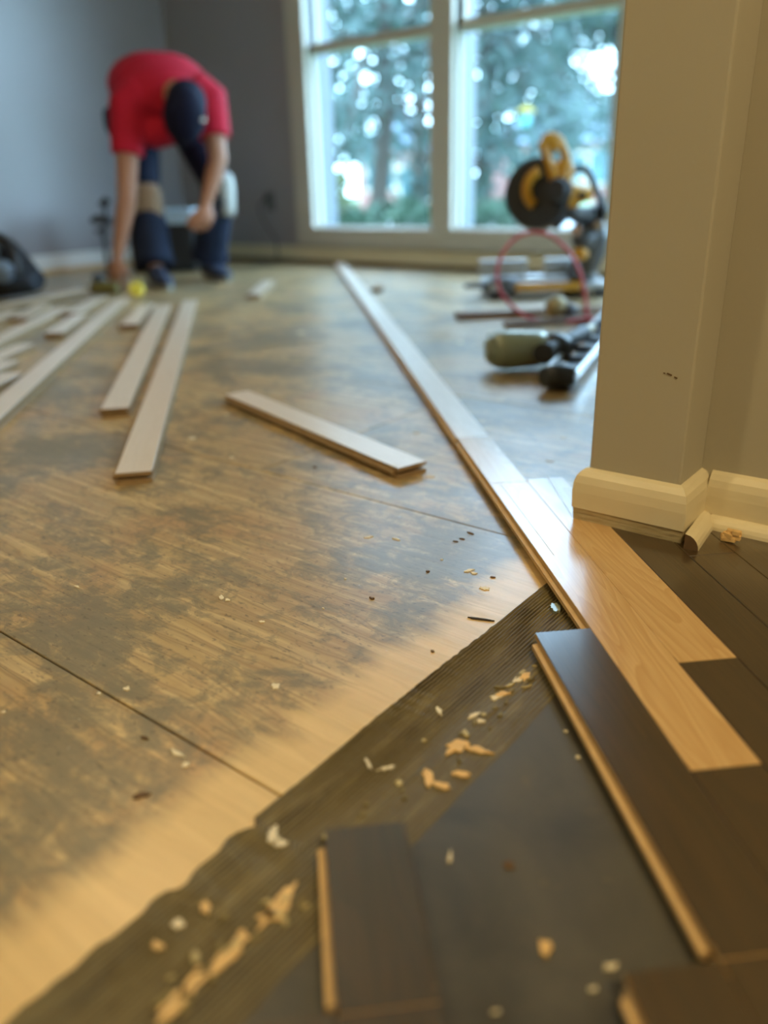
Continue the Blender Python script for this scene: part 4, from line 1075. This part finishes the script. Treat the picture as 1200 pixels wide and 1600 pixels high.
def hedge(px0, px1, ytop, depth, label, seed):
    a, b = D(px0, ytop, depth), D(px1, ytop, depth); zt = a.z; base = (a + b) / 2; base.z = -.45
    h = thing('hedge', label, 'hedge', base, 'hedges outside')
    w_ = (b - a).length
    def fn(rr):
        x = rr.uniform(-.5, .5); y = rr.uniform(-.5, .5); z = rr.random() ** .6
        return Vector((base.x, base.y, -.45)) + RH * x * w_ + FH * y * .9 + Vector((0, 0, 1)) * (z * (zt + .45) * (1 - .18 * abs(x * 2) ** 3) * (0.9 + .15 * noise.noise(Vector((x * w_ * 2, y, seed)))))
    link('foliage', cards(fn, int(3600 * w_ / 2), .045, seed), M['hedge'], h, kind='stuff')
    rr = random.Random(seed)
    for k in range(max(3, int(w_ * 2))):
        q_ = Vector((base.x, base.y, -.45)) + RH * (k / max(1, int(w_ * 2) - 1) - .5) * w_ * .9
        m = MB(); m.tube([q_, q_ + U * .4 + RH * rr.uniform(-.1, .1), q_ + U * (zt + .25)], [.02, .015, .006], 6)
        m.build('stem', M['bark'], h)
    fix(h)
hedge(528, 690, 306, 7.5, 'dark clipped hedge seen through the left window', 3)
hedge(700, 860, 304, 8.0, 'dark clipped hedge seen through the right window behind the saw', 4)
hedge(985, 1080, 300, 9.2, 'dark clipped hedge partly hidden behind the wall end', 5)
def tree(px, depth, height, rad, name, label, mat, n, seed, droop=0.3, z0=.6, card=.09, lean=0.0, zmin=0.3, nb=26):
    base = D(px, 290, depth); base.z = -.45; rr = random.Random(seed)
    t_ = thing(name, label, 'tree' if name != 'shrub' else 'shrub', base, 'trees outside the window' if name != 'shrub' else None)
    m = MB(); tr = [base + U * height * k / 6 + RH * (lean * k / 6 + rr.uniform(-.06, .06)) for k in range(7)]
    m.tube(tr, [.16 * height / 7 * (1 - k / 7.5) + .02 for k in range(7)], 10)
    m.build('trunk', M['bark'], t_)
    m = MB(); tips = []
    for k in range(nb):
        f = z0 / height + (1 - z0 / height) * (k + .5) / nb; a = rr.uniform(0, 2 * math.pi); r = rad * (1.05 - f * .75) * rr.uniform(.7, 1.1)
        o_ = base + U * height * f + RH * lean * f; d_ = Vector((math.cos(a), math.sin(a), 0))
        p1 = o_ + d_ * r * .5 + U * r * .12; p2 = o_ + d_ * r - U * r * droop
        m.tube([o_, p1, p2], [.035, .025, .01], 6); tips.append((o_, p1, p2))
    m.build('branches', M['bark'], t_)
    def fn(r2):
        o_, p1, p2 = r2.choice(tips); s = r2.random() ** .7
        q_ = o_ * (1 - s) ** 2 + p1 * 2 * s * (1 - s) + p2 * s * s
        g = rad * .10
        return q_ + Vector((r2.gauss(0, g), r2.gauss(0, g), r2.gauss(0, g * .7) - abs(r2.gauss(0, droop * .5)) * g * 3))
    link('foliage', cards(fn, n, card, seed), mat, t_, kind='stuff'); fix(t_)
    return t_
tree(585, 10.5, 4.7, 2.0, 'conifer', 'drooping conifer nearest the left window', M['needles'], 2600, 11, .5, 1.6, .07, .3)
tree(752, 11.5, 4.9, 1.5, 'conifer', 'dense drooping conifer seen at the left of the right window', M['needles'], 3600, 12, .55, .9, .07, 0.1)
tree(960, 13.5, 5.6, 3.0, 'conifer', 'conifer whose high boughs hang across the top of the right window', M['needles'], 3300, 13, .2, 2.4, .09, -.2)
tree(655, 15, 6.0, 2.2, 'tall_tree', 'tall tree with dark trunk beside the central mullion', M['pale_leaf'], 1300, 14, .0, 2.0, .10)
tree(520, 20, 6.8, 3.0, 'street_tree', 'pale hazy tree far behind the left window', M['pale_leaf'], 2500, 15, .1, 1.2, .14)
tree(860, 24, 7.6, 4.0, 'street_tree', 'pale hazy tree far behind the right window above the saw', M['pale_leaf'], 4500, 16, .1, 1.5, .16)
tree(522, 8.6, 1.0, 0.5, 'shrub', 'small yellow green shrub at the left end of the hedge', M['yel_leaf'], 700, 17, .1, .2, .04, 0, nb=14)
def house(pxa, pxb, depth, zw, zr, label, wins, seed):
    a, b = D(pxa, 285, depth), D(pxb, 285, depth); w_ = (b - a).length; c = (a + b) / 2; base = Vector((c.x, c.y, -.45))
    h = thing('house', label, 'house', base, 'brick houses far behind the window')
    m = MB(); m.box(base + U * (zw + .45) / 2 + FH * 4, (w_, 8, zw + .45), rotS); m.build('wall', M['brick'], h)
    bm = bmesh.new(); e = .4
    q_ = [base + RH * sx * (w_ / 2 + e) + FH * (4 + sy * (4 + e)) + U * (zw + .45) for sx, sy in ((-1, -1), (1, -1), (1, 1), (-1, 1))]
    r_ = [base + RH * sx * (w_ / 2 - 2) + FH * 4 + U * (zr + .45) for sx in (-1, 1)]
    V = [bm.verts.new(v) for v in q_ + r_]
    for f in ((0, 1, 5, 4), (1, 2, 5), (2, 3, 4, 5), (3, 0, 4), (0, 3, 2, 1)): bm.faces.new([V[i] for i in f])
    me = bpy.data.meshes.new('roof'); bm.to_mesh(me); bm.free(); link('roof', me, M['roof'], h)
    for (fx_, z0, ww_, hh) in wins:
        m = MB(); p_ = base + RH * (fx_ - .5) * w_ + U * (z0 + .45 + hh / 2) - FH * .03; m.box(p_, (ww_ + .2, .1, hh + .2), rotS); f_ = m.build('window_frame', M['white_trim'], h)
        m = MB(); m.box(p_ - FH * .04, (ww_, .06, hh), rotS); m.build('pane', M['dark_glass'], f_)
    fix(h)
    return h
house(560, 700, 34, 1.7, 3.4, 'low red brick house far behind the left window', [(.25, .3, 1.0, 1.0), (.7, -.1, 1.6, 1.1)], 1)
house(790, 1010, 36, 1.9, 4.0, 'low red brick house with blue grey roof behind the right window', [(.15, .4, 1.3, 1.0), (.45, .4, 1.0, 1.0), (.72, .3, 1.6, 1.2)], 2)
# hanging feeder
fp = D(822, 174, 9.0)
fd = thing('hanging_feeder', 'small bright yellow thing hanging in the tree outside the right window', 'feeder', fp)
m = MB(); m.tube([fp + U * .05, fp + U * .0, fp - U * .015], [.02, .10, .10], 14); m.build('cover', M['yellow_lamp'], fd)
m = MB(); m.tube([fp - U * .02, fp - U * .14], [.05, .05], 12); m.build('tube', plain('teal_plastic', (0.1, .35, .38), .4), fd)
m = MB(); m.tube([fp + U * .04, fp + U * 2.6], [.004, .004], 5); m.build('wire', M['black'], fd); fix(fd)
